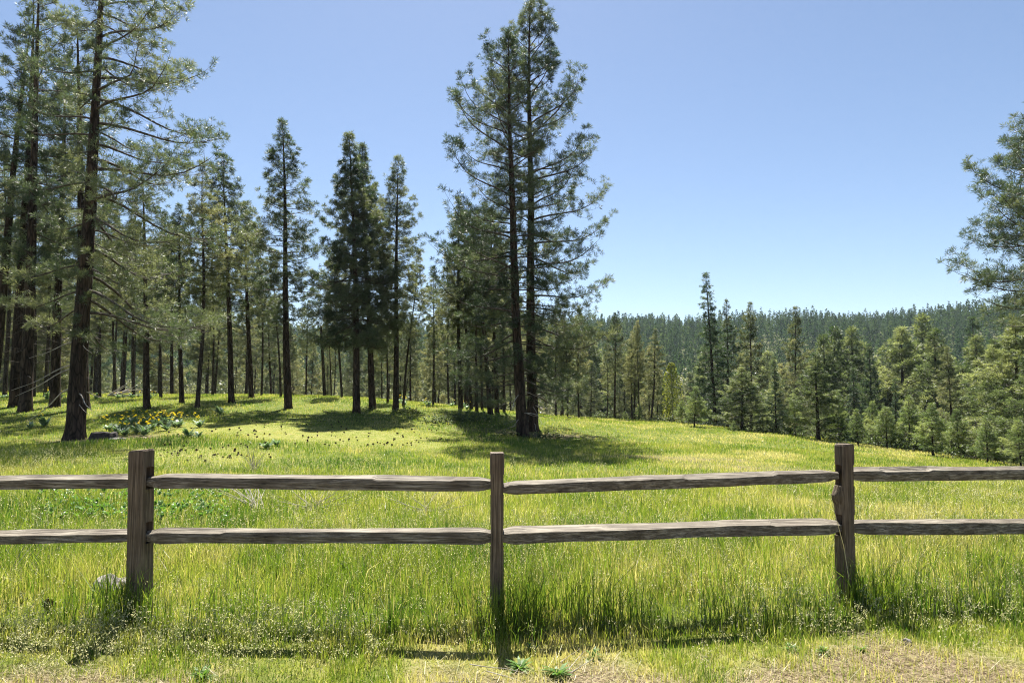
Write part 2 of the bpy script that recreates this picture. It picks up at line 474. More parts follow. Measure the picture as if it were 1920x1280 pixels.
def h_fence(x, y, r):
    md, mm, ms, ml = masks(x, y)
    ed = np.interp(x, [-4, -2.6, -1.3, -.3, .4, 1.2, 2.0, 2.7, 4], [4.72, 4.68, 4.5, 4.36, 4.36, 4.46, 4.75, 4.72, 4.62])
    hk = np.interp(x / y, [-.8, -.35, -.2, .0, .12, .25, .5, .8], [.75, .7, 1., 1., 1., .68, .62, .8])
    b = 0.6 * sstep(ed - .06, ed + .12, y) + .4 * sstep(4.7, 5.4, y)
    cl = sstep(.45, .75, fnoise(x / 0.16, y / 0.16, 64, 2))
    return (0.035 + b * (0.07 + 0.16 * fnoise(x / 0.8, y / 0.8, 63, 3) + 0.13 * cl)) * hk * r.uniform(0.3, 1.4, len(x))


def h_mead(x, y, r):
    md, mm, ms, ml = masks(x, y)
    return (0.08 + 0.16 * fnoise(x / 2.2, y / 2.2, 65, 3)) * (1 - .35 * sstep(13, 18, y)) * (1 - 0.58 * mm) * (1 + 0.3 * ml) * (1 - 0.4 * md) * r.uniform(0.5, 1.3, len(x))


GV, GQ, GT, GTI = [], [], [], []
off = 0
for args in [dict(n=105000, d0=2.6, d1=4.6, hfun=h_front, w=0.0045, accept=acc_all, seed=1),
             dict(n=120000, d0=4.3, d1=7.6, hfun=h_fence, w=0.0055, accept=acc_all, seed=2),
             dict(n=130000, d0=7.2, d1=14, hfun=h_mead, w=0.008, accept=acc_all, seed=3),
             dict(n=170000, d0=13, d1=27, hfun=h_mead, w=0.014, accept=acc_all, seed=4),
             dict(n=190000, d0=26, d1=52, hfun=h_mead, w=0.024, accept=acc_all, seed=5)]:
    v, q, t, ti = blades(tintfun=grass_tint, **args)
    GV.append(v); GQ.append(q + off); GT.append(t + off); GTI.append(ti); off += len(v)
def tuft_blades(centres, seed):
    r = np.random.default_rng(seed)
    X_, Y_, H_ = [], [], []
    for (cx, cy, rad_, n, h) in centres:
        a = r.uniform(0, 2 * PI, n); q = rad_ * np.sqrt(r.random(n))
        X_.append(cx + q * np.cos(a) * 1.4); Y_.append(cy + q * np.sin(a) * .7); H_.append(h * r.uniform(.45, 1.15, n))
    x, y, h = np.concatenate(X_), np.concatenate(Y_), np.concatenate(H_); n = len(x)
    z = ground_z(x, y) - .01
    az = r.uniform(0, 2 * PI, n); ln = np.abs(r.normal(0, .3, n)) * h; wd = r.uniform(0, 2 * PI, n)
    L = np.c_[np.cos(az), np.sin(az)] * ln[:, None]; W = np.c_[np.cos(wd), np.sin(wd), np.zeros(n)] * .0032
    V = []
    for t, f in ((0, 1.), (.5, .85), (1, 0)):
        c = np.c_[x + L[:, 0] * t * t, y + L[:, 1] * t * t, z + h * t * (1 - .2 * t * np.minimum(1, ln / h))]
        V += [c - W * f, c + W * f] if f else [c]
    vv = np.stack(V, 1).reshape(-1, 3); b = (np.arange(n) * 5)[:, None]
    return vv, b + np.array([[0, 1, 3, 2]]), b + np.array([[2, 3, 4]]), np.repeat(np.clip(r.normal(.24, .14, n), 0, .7), 5)


rt = np.random.default_rng(404)
cts = [(-.12, 4.5, .18, 130, .3), (.08, 4.5, .16, 130, .34), (.0, 4.38, .17, 110, .22), (-.1, 4.28, .15, 90, .15), (-2.45, 4.62, .16, 70, .24), (.06, 4.62, .10, 130, .42), (-.2, 4.6, .14, 130, .32), (.25, 4.66, .16, 150, .40), (.5, 4.62, .16, 120, .42), (.78, 4.6, .14, 90, .34), (-2.66, 4.7, .1, 90, .42), (-2.5, 4.68, .1, 90, .36),
       (-2.9, 4.85, .2, 130, .36), (2.42, 4.86, .08, 80, .3), (2.56, 4.95, .12, 150, .42), (2.75, 4.8, .2, 130, .3), (-1.9, 4.85, .2, 110, .36), (3.3, 4.7, .25, 140, .3), (1.5, 4.55, .2, 110, .26), (2.0, 4.6, .16, 90, .24)]
for q in range(150):
    yy_ = rt.uniform(4.5, 8.5); cts.append((rt.uniform(-.85, .85) * yy_, yy_, rt.uniform(.06, .2), int(rt.uniform(18, 50)), rt.uniform(.2, .42)))
v, q, t, ti = tuft_blades(cts, 12)
GV.append(v); GQ.append(q + off); GT.append(t + off); GTI.append(ti); off += len(v)
me = mesh_np('grass', np.vstack(GV), [np.vstack(GQ), np.vstack(GT)], [M_GRASS], attrs={'tint': np.concatenate(GTI)})
tag(link('grass', me), 'sunlit yellow green meadow grass growing around and beyond the fence', 'grass', kind='stuff')


# seed heads: thin stalk with drooping spikelets
def seedheads(n, d0, d1, acc, hr, seed, sp=0.013, nsp=9):
    r = np.random.default_rng(seed)
    d = np.sqrt(r.uniform(d0 * d0, d1 * d1, n)); x = r.uniform(-1, 1, n) * (d * 0.9 + 0.6); y = d
    k = r.random(n) < acc(x, y); x, y = x[k], y[k]; n = len(x)
    z = ground_z(x, y); h = r.uniform(hr[0], hr[1], n)
    az = r.uniform(0, 2 * PI, n); ln = h * r.uniform(0.1, 0.5, n)
    dirv = np.c_[np.cos(az), np.sin(az)]
    ts = np.array([0, .4, .7, 0.9, 1.0])
    P = np.stack([np.c_[x + dirv[:, 0] * ln * t ** 2, y + dirv[:, 1] * ln * t ** 2, z + h * (t - 0.12 * t ** 3)] for t in ts], 1)
    v1, q1 = tubes(P, np.full((n, 5), 0.0011) * np.array([1, 1, .8, .6, .4]), 3)
    t1 = np.repeat(r.uniform(0, 0.6, n), 15)
    # spikelets
    tt = r.uniform(0.62, 1.0, (n, nsp))
    c = np.stack([x[:, None] + dirv[:, :1] * (ln[:, None] * tt ** 2), y[:, None] + dirv[:, 1:] * (ln[:, None] * tt ** 2), z[:, None] + h[:, None] * (tt - 0.12 * tt ** 3)], -1)
    o = r.normal(0, 0.012, (n, nsp, 3)); o[..., 2] -= 0.006
    c = (c + o).reshape(-1, 3)
    ax = norm(r.normal(0, 1, c.shape) + np.array([0, 0, -0.8])); wv = norm(np.cross(ax, r.normal(0, 1, c.shape)))
    s = sp * r.uniform(0.7, 1.3, (len(c), 1))
    v2 = np.stack([c, c + ax * s * .5 + wv * s * .22, c + ax * s, c + ax * s * .5 - wv * s * .22], 1).reshape(-1, 3)
    q2 = np.arange(len(v2)).reshape(-1, 4) + len(v1)
    t2 = np.repeat(r.uniform(0.1, 1.0, len(c)), 4)
    return np.vstack([v1, v2]), np.vstack([q1, q2]), np.r_[t1, t2]


def acc_seed_front(x, y):
    g = np.maximum(ell(x, y, (-2.1, 4.35), 1.5, 0.5, seed=71), 0.5 * ell(x, y, (2.6, 4.7), 1.4, 0.5, seed=72))
    return np.clip(0.10 + 0.9 * g, 0, 1) * (y > 3.7)


def acc_seed_mead(x, y):
    return 0.25 + 0.6 * sstep(0.45, 0.7, fnoise(x / 1.5, y / 1.5, 73, 3))


S = [seedheads(5200, 3.4, 5.2, acc_seed_front, (0.10, 0.26), 5, sp=0.013, nsp=11),
     seedheads(6500, 4.7, 7.5, acc_seed_mead, (0.22, 0.5), 6, sp=0.012, nsp=8),
     seedheads(15000, 7, 16, acc_seed_mead, (0.18, 0.42), 7, sp=0.02, nsp=6)]
off = 0; v_, q_, t_ = [], [], []
for a, b, c in S:
    v_.append(a); q_.append(b + off); t_.append(c); off += len(a)
me = mesh_np('seed_grass', np.vstack(v_), [np.vstack(q_)], [M_SEED], attrs={'tint': np.concatenate(t_)})
tag(link('seed_grass', me), 'pale nodding seed heads of wild brome grass near the fence', 'grass', kind='stuff')

# dry needle litter on the bare strip
r = np.random.default_rng(77)
n = 42000
x = r.uniform(-4.2, 4.2, n); y = r.uniform(2.7, 4.5, n)
k = r.random(n) < masks(x, y)[0] * 0.95 + 0.02
x, y = x[k], y[k]; n = len(x)
z = ground_z(x, y) + r.uniform(0.004, 0.03, n)
a = r.uniform(0, 2 * PI, n); L = r.uniform(0.03, 0.12, n)
dv = np.c_[np.cos(a) * L, np.sin(a) * L, r.normal(0, 0.18, n) * L]
wv = np.c_[-np.sin(a), np.cos(a), np.zeros(n)] * 0.0014
c = np.c_[x, y, z]
vv = np.stack([c - wv, c + wv, c + dv + wv * .4, c + dv - wv * .4], 1).reshape(-1, 3)
me = mesh_np('needle_litter', vv, [np.arange(len(vv)).reshape(-1, 4)], [M_GRASS], attrs={'tint': np.repeat(np.where(r.random(n) < .2, r.uniform(.5, .7, n), r.uniform(0.8, 1.0, n)), 4)})
tag(link('needle_litter', me), 'dry straw and fallen needles scattered over the bare strip before the fence', 'litter', kind='stuff')


# ------------------------------------------------------------------ pines
PROF = {
    'tall': ([0, .08, .25, .5, .75, .9, 1], [.45, .8, 1.0, .86, .55, .3, .05]),
    'twin': ([0, .1, .25, .5, .68, .8, .92, 1], [.8, 1.0, 1.0, .97, .86, .64, .36, .08]),
    'hero': ([0, .1, .3, .6, .85, 1], [.8, 1.0, 1.0, .8, .45, .1]),
    'cone': ([0, .12, .4, .7, .9, 1], [.7, 1.0, .82, .46, .2, .04]),
    'young': ([0, .1, .3, .6, .85, 1], [.75, 1.0, .92, .62, .28, .06]),
}


def make_tree(seed, H, r0, cb, prof, Rmax, nl, e_lo, e_hi, up=0.5, droop=0.15, tw=4.0, nn=14, nl_len=0.2, nw=0.012,
              bias=None, biasamp=0.0, dead=6, wander=0.12, path=None, mat=None, barkm=None, sub=True, split=False, lodlimb=4, flare=0.45, gap=0.15, twl=1.0, tsides=14, clear=None):
    r = np.random.default_rng(seed)
    mat = mat or M_NEEDLE; barkm = barkm or M_BARK
    # trunk centre line
    ph = r.uniform(0, 2 * PI, 4)

    def centre(z):
        z = np.asarray(z, float); t = z / H
        if path is not None:
            cx = np.interp(z, path[0], path[1]); cy = np.interp(z, path[0], path[2]) if len(path) > 2 else 0 * z
        else:
            cx = 0 * z; cy = 0 * z
        return np.stack([cx + wander * (np.sin(t * 5 + ph[0]) - math.sin(ph[0])) * t ** .5 * (1 - t * .5), cy + wander * (np.sin(t * 4 + ph[1]) - math.sin(ph[1])) * t ** .5 * (1 - t * .5), z], -1)

    def rad(z):
        t = np.clip(z / H, 0, 1)
        return r0 * ((1 - t) ** 0.8 * 0.96 + 0.03) + r0 * flare * np.exp(-np.maximum(z, -.3) / (r0 * 1.3)) * 0.6
    zs = np.unique(np.r_[-0.5, np.linspace(0, 1.5 * r0 * 3, 8), np.linspace(r0 * 5, H, 34)])
    zs = zs[zs <= H]
    C = centre(np.maximum(zs, 0)); C[:, 2] = zs
    a = np.arange(tsides) / tsides * 2 * PI
    nz = 1 + 0.10 * (vnoise(np.cos(a)[None, :] * 2 + 7, zs[:, None] * 2.2 + np.sin(a)[None, :] * 2, seed) - 0.5) * 2
    lob = 1 + 0.16 * np.exp(-np.maximum(zs, 0) / (r0 * 1.2))[:, None] * np.sin(a[None, :] * 5 + ph[2])
    rr = rad(zs)[:, None] * nz * lob
    tv = np.stack([C[:, None, 0] + rr * np.cos(a), C[:, None, 1] + rr * np.sin(a), np.repeat(C[:, None, 2], tsides, 1)], -1).reshape(-1, 3)
    ii = np.arange(len(zs) - 1)[:, None] * tsides; jj = np.arange(tsides)[None, :]; j2 = (jj + 1) % tsides
    tq = np.stack([ii + jj, ii + j2, ii + tsides + j2, ii + tsides + jj], -1).reshape(-1, 4)
    trunk = mesh_np('trunk', tv, [tq], [barkm], smooth=True)

    limbs, limbR, isdead = [], [], []
    twP, twR, sbP, sbR = [], [], [], []
    tp, ta, tl = [], [], []       # tuft position, axis, tint
    hs = np.linspace(0, 1, nl) ** 0.95 + r.normal(0, 0.4 / nl, nl)
    hs = np.clip(hs, 0, 0.985)
    az = r.uniform(0, 2 * PI)
    K = 9
    tk = np.linspace(0, 1, K)
    gaps = r.random(nl) < gap
    ph_s = r.uniform(0, 100)
    for q in range(nl + dead):
        isd = q >= nl
        s = hs[q] if not isd else -r.uniform(0.0, 0.85) * 1.0
        zb = H * (cb + (1 - cb) * s) if not isd else H * cb * (1 + s * 0.9)
        az += 2.39996 + r.normal(0, 0.35)
        if isd:
            Lb = r.uniform(0.25, 1.0) * Rmax * 0.55
        else:
            Lb = Rmax * np.interp(s, *PROF[prof]) * r.uniform(0.62, 1.12)
            lobe = vnoise(az * 1.3 + ph_s, s * 5 + ph_s, seed)
            Lb *= 0.72 + 0.5 * lobe
            if gaps[q]: Lb *= r.uniform(0.35, 0.6)
            if bias is not None: Lb *= 1 + biasamp * math.cos(az - bias)
            if clear is not None and s < .85 and abs((az - clear[0] + PI) % (2 * PI) - PI) < clear[1]: Lb *= .3
            Lb = min(Lb, 1.06 * Rmax * np.interp(s, *PROF[prof]))
            Lb = max(Lb, 0.18)
        e0 = (e_lo + (e_hi - e_lo) * max(s, 0) ** 1.2) + r.normal(0, 0.14)
        if isd: e0 = r.uniform(-0.35, 0.2)
        el = e0 - droop * np.sin(np.minimum(tk * 1.4, 1) * PI) * 1.2 + up * tk ** 2 * (0 if isd else 1) - (0.3 * tk if isd else 0)
        azk = az + np.cumsum(r.normal(0, 0.10, K))
        dirs = np.stack([np.cos(el) * np.cos(azk), np.cos(el) * np.sin(azk), np.sin(el)], -1)
        c0 = centre(zb)
        P = c0 + np.vstack([np.zeros(3), np.cumsum(dirs[:-1] * (Lb / (K - 1)), 0)])
        Rb = np.clip(0.011 * Lb + 0.008, 0.008, 0.5 * float(rad(zb))) * (1 if not isd else 0.8)
        limbs.append(P); limbR.append(Rb * (1 - 0.85 * tk) + 0.0015); isdead.append(isd)
        if isd: continue
        m = max(3, int(Lb * tw + 2))
        t = np.sort(r.uniform(0.22 if Lb > 1 else 0.05, 1.0, m)); t[-1] = 1.0
        idx = np.clip((t * (K - 1)).astype(int), 0, K - 2); f = t * (K - 1) - idx
        B = P[idx] * (1 - f[:, None]) + P[idx + 1] * f[:, None]
        T = dirs[idx]
        Sd = norm(np.cross(T, np.array([0, 0, 1.]))) * np.where(np.arange(m) % 2, 1, -1)[:, None]
        A = r.uniform(0.5, 1.15, m)[:, None]; A[-1] = 0.1
        upv = np.array([0, 0, 1.])
        d0 = norm(T * np.cos(A) + Sd * np.sin(A) + upv * r.normal(0.05, 0.28, m)[:, None])
        l = np.clip((0.16 + 0.34 * r.random(m)) * Lb * (1.15 - 0.75 * t) * twl + 0.10, 0.1, 1.25)
        g = norm(T * 0.4 + upv * 0.9)
        kk = np.linspace(0, 1, 5)
        steps = norm(d0[:, None, :] + g[:, None, :] * (kk[None, :, None] ** 1.5) * 0.9)
        Q = B[:, None, :] + np.concatenate([np.zeros((m, 1, 3)), np.cumsum(steps[:, :-1] * (l[:, None, None] / 4), 1)], 1)
        twP.append(Q); twR.append(np.outer(0.004 + 0.005 * l, 1 - 0.7 * kk))
        clump = 0.5 + 0.9 * (vnoise(B[:, 0] * 0.9 + 50, B[:, 2] * 0.9 + B[:, 1] * .7, seed + 3) - 0.5) + r.normal(0, 0.10, m)
        tp.append(Q[:, -1]); ta.append(steps[:, -1]); tl.append(clump)
        if sub:
            for fr in (0.35, 0.6, 0.82):
                sel = l > (0.22 if fr > .5 else 0.4)
                if not sel.any(): continue
                mi = int(sel.sum())
                qi = int(fr * 4); ff = fr * 4 - qi
                b = Q[sel, qi] * (1 - ff) + Q[sel, qi + 1] * ff
                tt = steps[sel, qi]
                sd = norm(np.cross(tt, r.normal(0, 1, (mi, 3)) + upv * .6))
                d1 = norm(tt * r.uniform(.3, .9, (mi, 1)) + sd * r.uniform(.5, 1, (mi, 1)) + upv * .35)
                ls = np.clip(0.38 * l[sel] * r.uniform(.6, 1.2, mi), 0.07, 0.4)
                e = b + d1 * ls[:, None]
                mid = (b + e) / 2 - upv * 0.03 * ls[:, None]
                sbP.append(np.stack([b, mid, e], 1)); sbR.append(np.outer(np.full(mi, 0.0045), [1, .8, .5]))
                tp.append(e); ta.append(norm(d1 + upv * .3)); tl.append(clump[sel] + r.normal(0, .07, mi))
        else:
            sel = l > 0.3
            for fr in (0.5, 0.8):
                b = Q[sel, int(fr * 4)]
                tp.append(b + r.normal(0, .08, b.shape)); ta.append(norm(steps[sel, 2] + r.normal(0, .5, b.shape) + upv * .3)); tl.append(clump[sel])
    # leader
    tp.append(np.array([centre(H), centre(H) - [0, 0, .1]])); ta.append(np.array([[0, 0, 1.], [0, 0, 1.]])); tl.append(np.array([.6, .6]))
    tp, ta, tl = np.vstack(tp), np.vstack(ta), np.concatenate(tl)
    n = len(tp)
    # needles
    w = norm(np.cross(ta, np.where(np.abs(ta[:, 2:3]) > .9, [[1., 0, 0]], [[0, 0, 1.]]))); v2 = np.cross(ta, w)
    phi = r.uniform(0, 2 * PI, (n, nn)); th = np.arccos(r.uniform(math.cos(1.35), math.cos(0.1), (n, nn)))
    d = (np.cos(th)[..., None] * ta[:, None] + np.sin(th)[..., None] * (np.cos(phi)[..., None] * w[:, None] + np.sin(phi)[..., None] * v2[:, None]))
    Ln = nl_len * r.uniform(0.7, 1.15, (n, nn, 1))
    base = tp[:, None] - ta[:, None] * (r.random((n, nn, 1)) * nl_len * 0.45)
    ws = norm(np.cross(d, r.normal(0, 1, d.shape))) * nw * 0.5
    tip = base + d * Ln; tip[..., 2] -= 0.02 * Ln[..., 0]
    nv = np.stack([base + d * Ln * .12 - ws * .6, base + d * Ln * .55 + ws * 1.1, tip, base + d * Ln * .55 - ws * 1.1], 2).reshape(-1, 3)
    nvt = np.repeat(np.clip(tl, 0, 1), nn * 4)
    nq = np.arange(len(nv)).reshape(-1, 4)
    limbs = np.array(limbs); limbR = np.array(limbR); isdead = np.array(isdead)
    parts_v, parts_q, mi = [], [], []
    off = 0
    limb_meshes = []
    if split:
        for q in range(len(limbs)):
            v, qq = tubes(limbs[q:q + 1], limbR[q:q + 1], 6)
            limb_meshes.append(mesh_np('dead_limb' if isdead[q] else 'limb', v, [qq], [M_DEADW if isdead[q] else M_LIMB], smooth=True))
    else:
        v, qq = tubes(limbs, limbR, lodlimb); parts_v.append(v); parts_q.append(qq + off); off += len(v)
    if twP:
        v, qq = tubes(np.vstack(twP), np.vstack(twR), 3); parts_v.append(v); parts_q.append(qq + off); off += len(v)
    if sbP:
        v, qq = tubes(np.vstack(sbP), np.vstack(sbR), 3); parts_v.append(v); parts_q.append(qq + off); off += len(v)
    nwood = sum(len(q) for q in parts_q)
    parts_v.append(nv); parts_q.append(nq + off)
    att = np.r_[np.full(off, 0.5), nvt]
    crown = mesh_np('crown', np.vstack(parts_v), [np.vstack(parts_q)], [M_LIMB, mat],
                    midx=np.r_[np.zeros(nwood, int), np.ones(len(nq), int)], attrs={'tint': att})
    return dict(trunk=trunk, crown=crown, limbs=limb_meshes, H=H, n=n)


def put_tree(proto, base, top, name, label, cat, group=None, rot=None, scale_r=1.0):
    """an Empty at the foot of the tree carrying trunk, crown (and main limbs)"""
    base = np.asarray(base, float); top = np.asarray(top, float)
    v = top - base; L = np.linalg.norm(v)
    o = bpy.data.objects.new(name, None); COL.objects.link(o)
    o.empty_display_size = 0.5
    q = Vector(v / L).to_track_quat('Z', 'Y').to_matrix().to_4x4()
    if rot is None: rot = random.uniform(0, 2 * PI)
    s = L / proto['H']
    o.matrix_world = Matrix.Translation(Vector(base)) @ q @ Matrix.Rotation(rot, 4, 'Z') @ Matrix.Diagonal((s * scale_r, s * scale_r, s, 1))
    link('trunk', proto['trunk'], o); link('crown', proto['crown'], o)
    for m in proto['limbs']:
        link(m.name.split('.')[0], m, o)
    tag(o, label, cat, group)
    return o


random.seed(5)
D = math.radians
PT = {}
for k in range(4):   # tall grove pines, bare lower trunk
    PT['tall%d' % k] = make_tree(100 + k, 16, 0.19, (0.36, 0.44, 0.3, 0.40)[k], 'tall', (2.0, 2.2, 1.85, 2.4)[k], (100, 94, 108, 98)[k], D(-12), D(48), up=0.7, tw=3.9, nn=22, nl_len=0.24, nw=0.018, dead=26, sub=True)
for k in range(2):   # dense conical
    PT['dense%d' % k] = make_tree(120 + k, 16, 0.21, 0.24, 'cone', (2.9, 2.6)[k], 150, D(-14), D(42), up=0.6, tw=4.4, nn=24, nl_len=0.24, nw=0.019, dead=10, mat=M_NEEDLE)
for k in range(2):   # thin, high-crowned
    PT['thin%d' % k] = make_tree(130 + k, 16, 0.13, 0.42, 'tall', (1.6, 1.8)[k], 80, D(-8), D(45), up=0.6, tw=3.9, nn=22, nl_len=0.24, nw=0.018, mat=M_GROVE, dead=24, wander=0.25, barkm=M_BARKT)
for k in range(3):   # bushy young pines
    PT['young%d' % k] = make_tree(140 + k, 5, 0.075, (0.10, 0.14, 0.2)[k], 'young', (1.35, 1.15, 1.4)[k], (64, 54, 58)[k], D(5), D(50), up=0.6, droop=0.05, tw=7, nn=17, nl_len=0.2, nw=0.017, dead=0, wander=0.05, mat=M_YOUNG, barkm=M_BARKT, twl=1.2)
for k in range(4):   # valley / background pines, fuller needles
    PT['back%d' % k] = make_tree(150 + k, 16, 0.18, (0.22, 0.30, 0.16, 0.26)[k], ('tall', 'tall', 'cone', 'cone')[k], (2.3, 2.1, 2.4, 2.0)[k], 84, D(-12), D(45), up=0.6, tw=4.2, nn=13, nl_len=0.28, nw=0.032, dead=8, sub=True, mat=M_GROVE if k < 2 else M_NEEDLE, barkm=M_BARKT)
for k in range(2):   # wide, low-hanging crowns of the left grove
    PT['full%d' % k] = make_tree(170 + k, 16, 0.2, (0.30, 0.38)[k], 'hero', (2.2, 1.9)[k], 54, D(-20), D(40), up=0.5, droop=0.22, tw=3.6, nn=22, nl_len=0.23, nw=0.017, clear=(D(-90), .9), dead=26, wander=0.1)
for k in range(3):   # full bushy sunlit pines of the slope
    PT['bushy%d' % k] = make_tree(180 + k, 10, 0.14, (0.08, 0.12, 0.1)[k], 'young', (2.3, 2.0, 2.6)[k], (96, 90, 100)[k], D(-5), D(50), up=0.6, droop=0.08, tw=5, nn=15, nl_len=0.24, nw=0.026, dead=2, wander=.08, mat=M_BUSHY, barkm=M_BARKT, twl=1.15)
PT['fir0'] = make_tree(160, 16, 0.18, 0.08, 'cone', 2.0, 120, D(-16), D(35), up=0.35, tw=5, nn=13, nl_len=0.26, nw=0.032, dead=2, mat=M_DARKN, barkm=M_BARKT)
PT['fir1'] = make_tree(161, 16, 0.2, 0.10, 'cone', 2.5, 110, D(-12), D(40), up=0.5, tw=5, nn=13, nl_len=0.28, nw=0.036, dead=2, mat=M_DARKN, barkm=M_BARKT)


def place(px, d, topx, topy, proto, label, name='pine_tree', cat='pine tree', group=None, basepy=760, rs=1.0, sink=0.05):
    b = at(px, basepy, d); b[2] = gz(b[0], b[1]) - sink
    t = at(topx, topy, d)
    return put_tree(PT[proto], b, t, name, label, cat, group, scale_r=rs, rot=random.uniform(-.4, .4) if proto.startswith('full') else None)


# ---- hero trees -------------------------------------------------------------
def hero(seed, pts, d, label, **kw):
    """pts: trunk line in photo pixels from foot to tip"""
    W = [at(x, y, d) for x, y in pts]
    b = W[0].copy(); b[2] = gz(b[0], b[1]) - 0.05
    zs = [w[2] - b[2] for w in W]; zs[0] = 0
    xs = [w[0] - b[0] for w in W]
    H = zs[-1]
    t = make_tree(seed, H, path=(zs, xs), split=True, tsides=24, **kw)
    o = bpy.data.objects.new('pine_tree', None); COL.objects.link(o); o.location = b
    link('trunk', t['trunk'], o); link('crown', t['crown'], o)
    for m in t['limbs']:
        link(m.name.split('.')[0], m, o)
    tag(o, label, 'pine tree')
    return o


hero(201, [(140, 826), (152, 620), (168, 400), (190, 0), (197, -170)], 22, 'massive dark ponderosa with thick furrowed flaring trunk beside the bare dirt',
     r0=0.275, cb=0.2, prof='hero', Rmax=4.2, nl=98, e_lo=D(-16), e_hi=D(38), up=0.45, droop=0.28, tw=4.3, nn=28, nl_len=0.20, nw=0.014, clear=(D(-95), .9), dead=10, bias=D(5), biasamp=0.28, wander=0.02)
hero(202, [(981, 822), (973, 700), (967, 580), (962, 400), (956, 240), (953, 68)], 28, 'front one of the twin pines at the meadow centre, curved foot and lower tip',
     r0=0.235, cb=0.13, prof='twin', Rmax=3.3, nl=118, e_lo=D(-8), e_hi=D(52), up=0.8, droop=0.2, tw=3.7, nn=28, nl_len=0.22, nw=0.0145, clear=(D(-90), 0.7), dead=12, bias=D(180), biasamp=0.3, wander=0.015, gap=.2)
hero(203, [(999, 800), (994, 590), (995, 380), (991, 172), (993, 4)], 30.2, 'rear one of the tall twin pines at the meadow centre, straight with the highest tip',
     r0=0.245, cb=0.07, prof='twin', Rmax=3.6, nl=138, e_lo=D(-10), e_hi=D(55), up=0.8, droop=0.2, tw=3.7, nn=28, nl_len=0.22, nw=0.0145, clear=(D(-90), 0.7), dead=10, bias=D(0), biasamp=0.25, wander=0.015, gap=.2)
hero(204, [(2022, 900), (2018, 600), (2012, 300), (2008, 205)], 23, 'big ponderosa reaching in from the right edge of the photo over the valley trees',
     r0=0.33, cb=0.42, prof='hero', Rmax=3.75, nl=110, e_lo=D(-4), e_hi=D(50), up=0.7, droop=0.15, tw=4.2, nn=26, nl_len=0.21, nw=0.014, dead=14, bias=D(180), biasamp=0.12, wander=0.05)

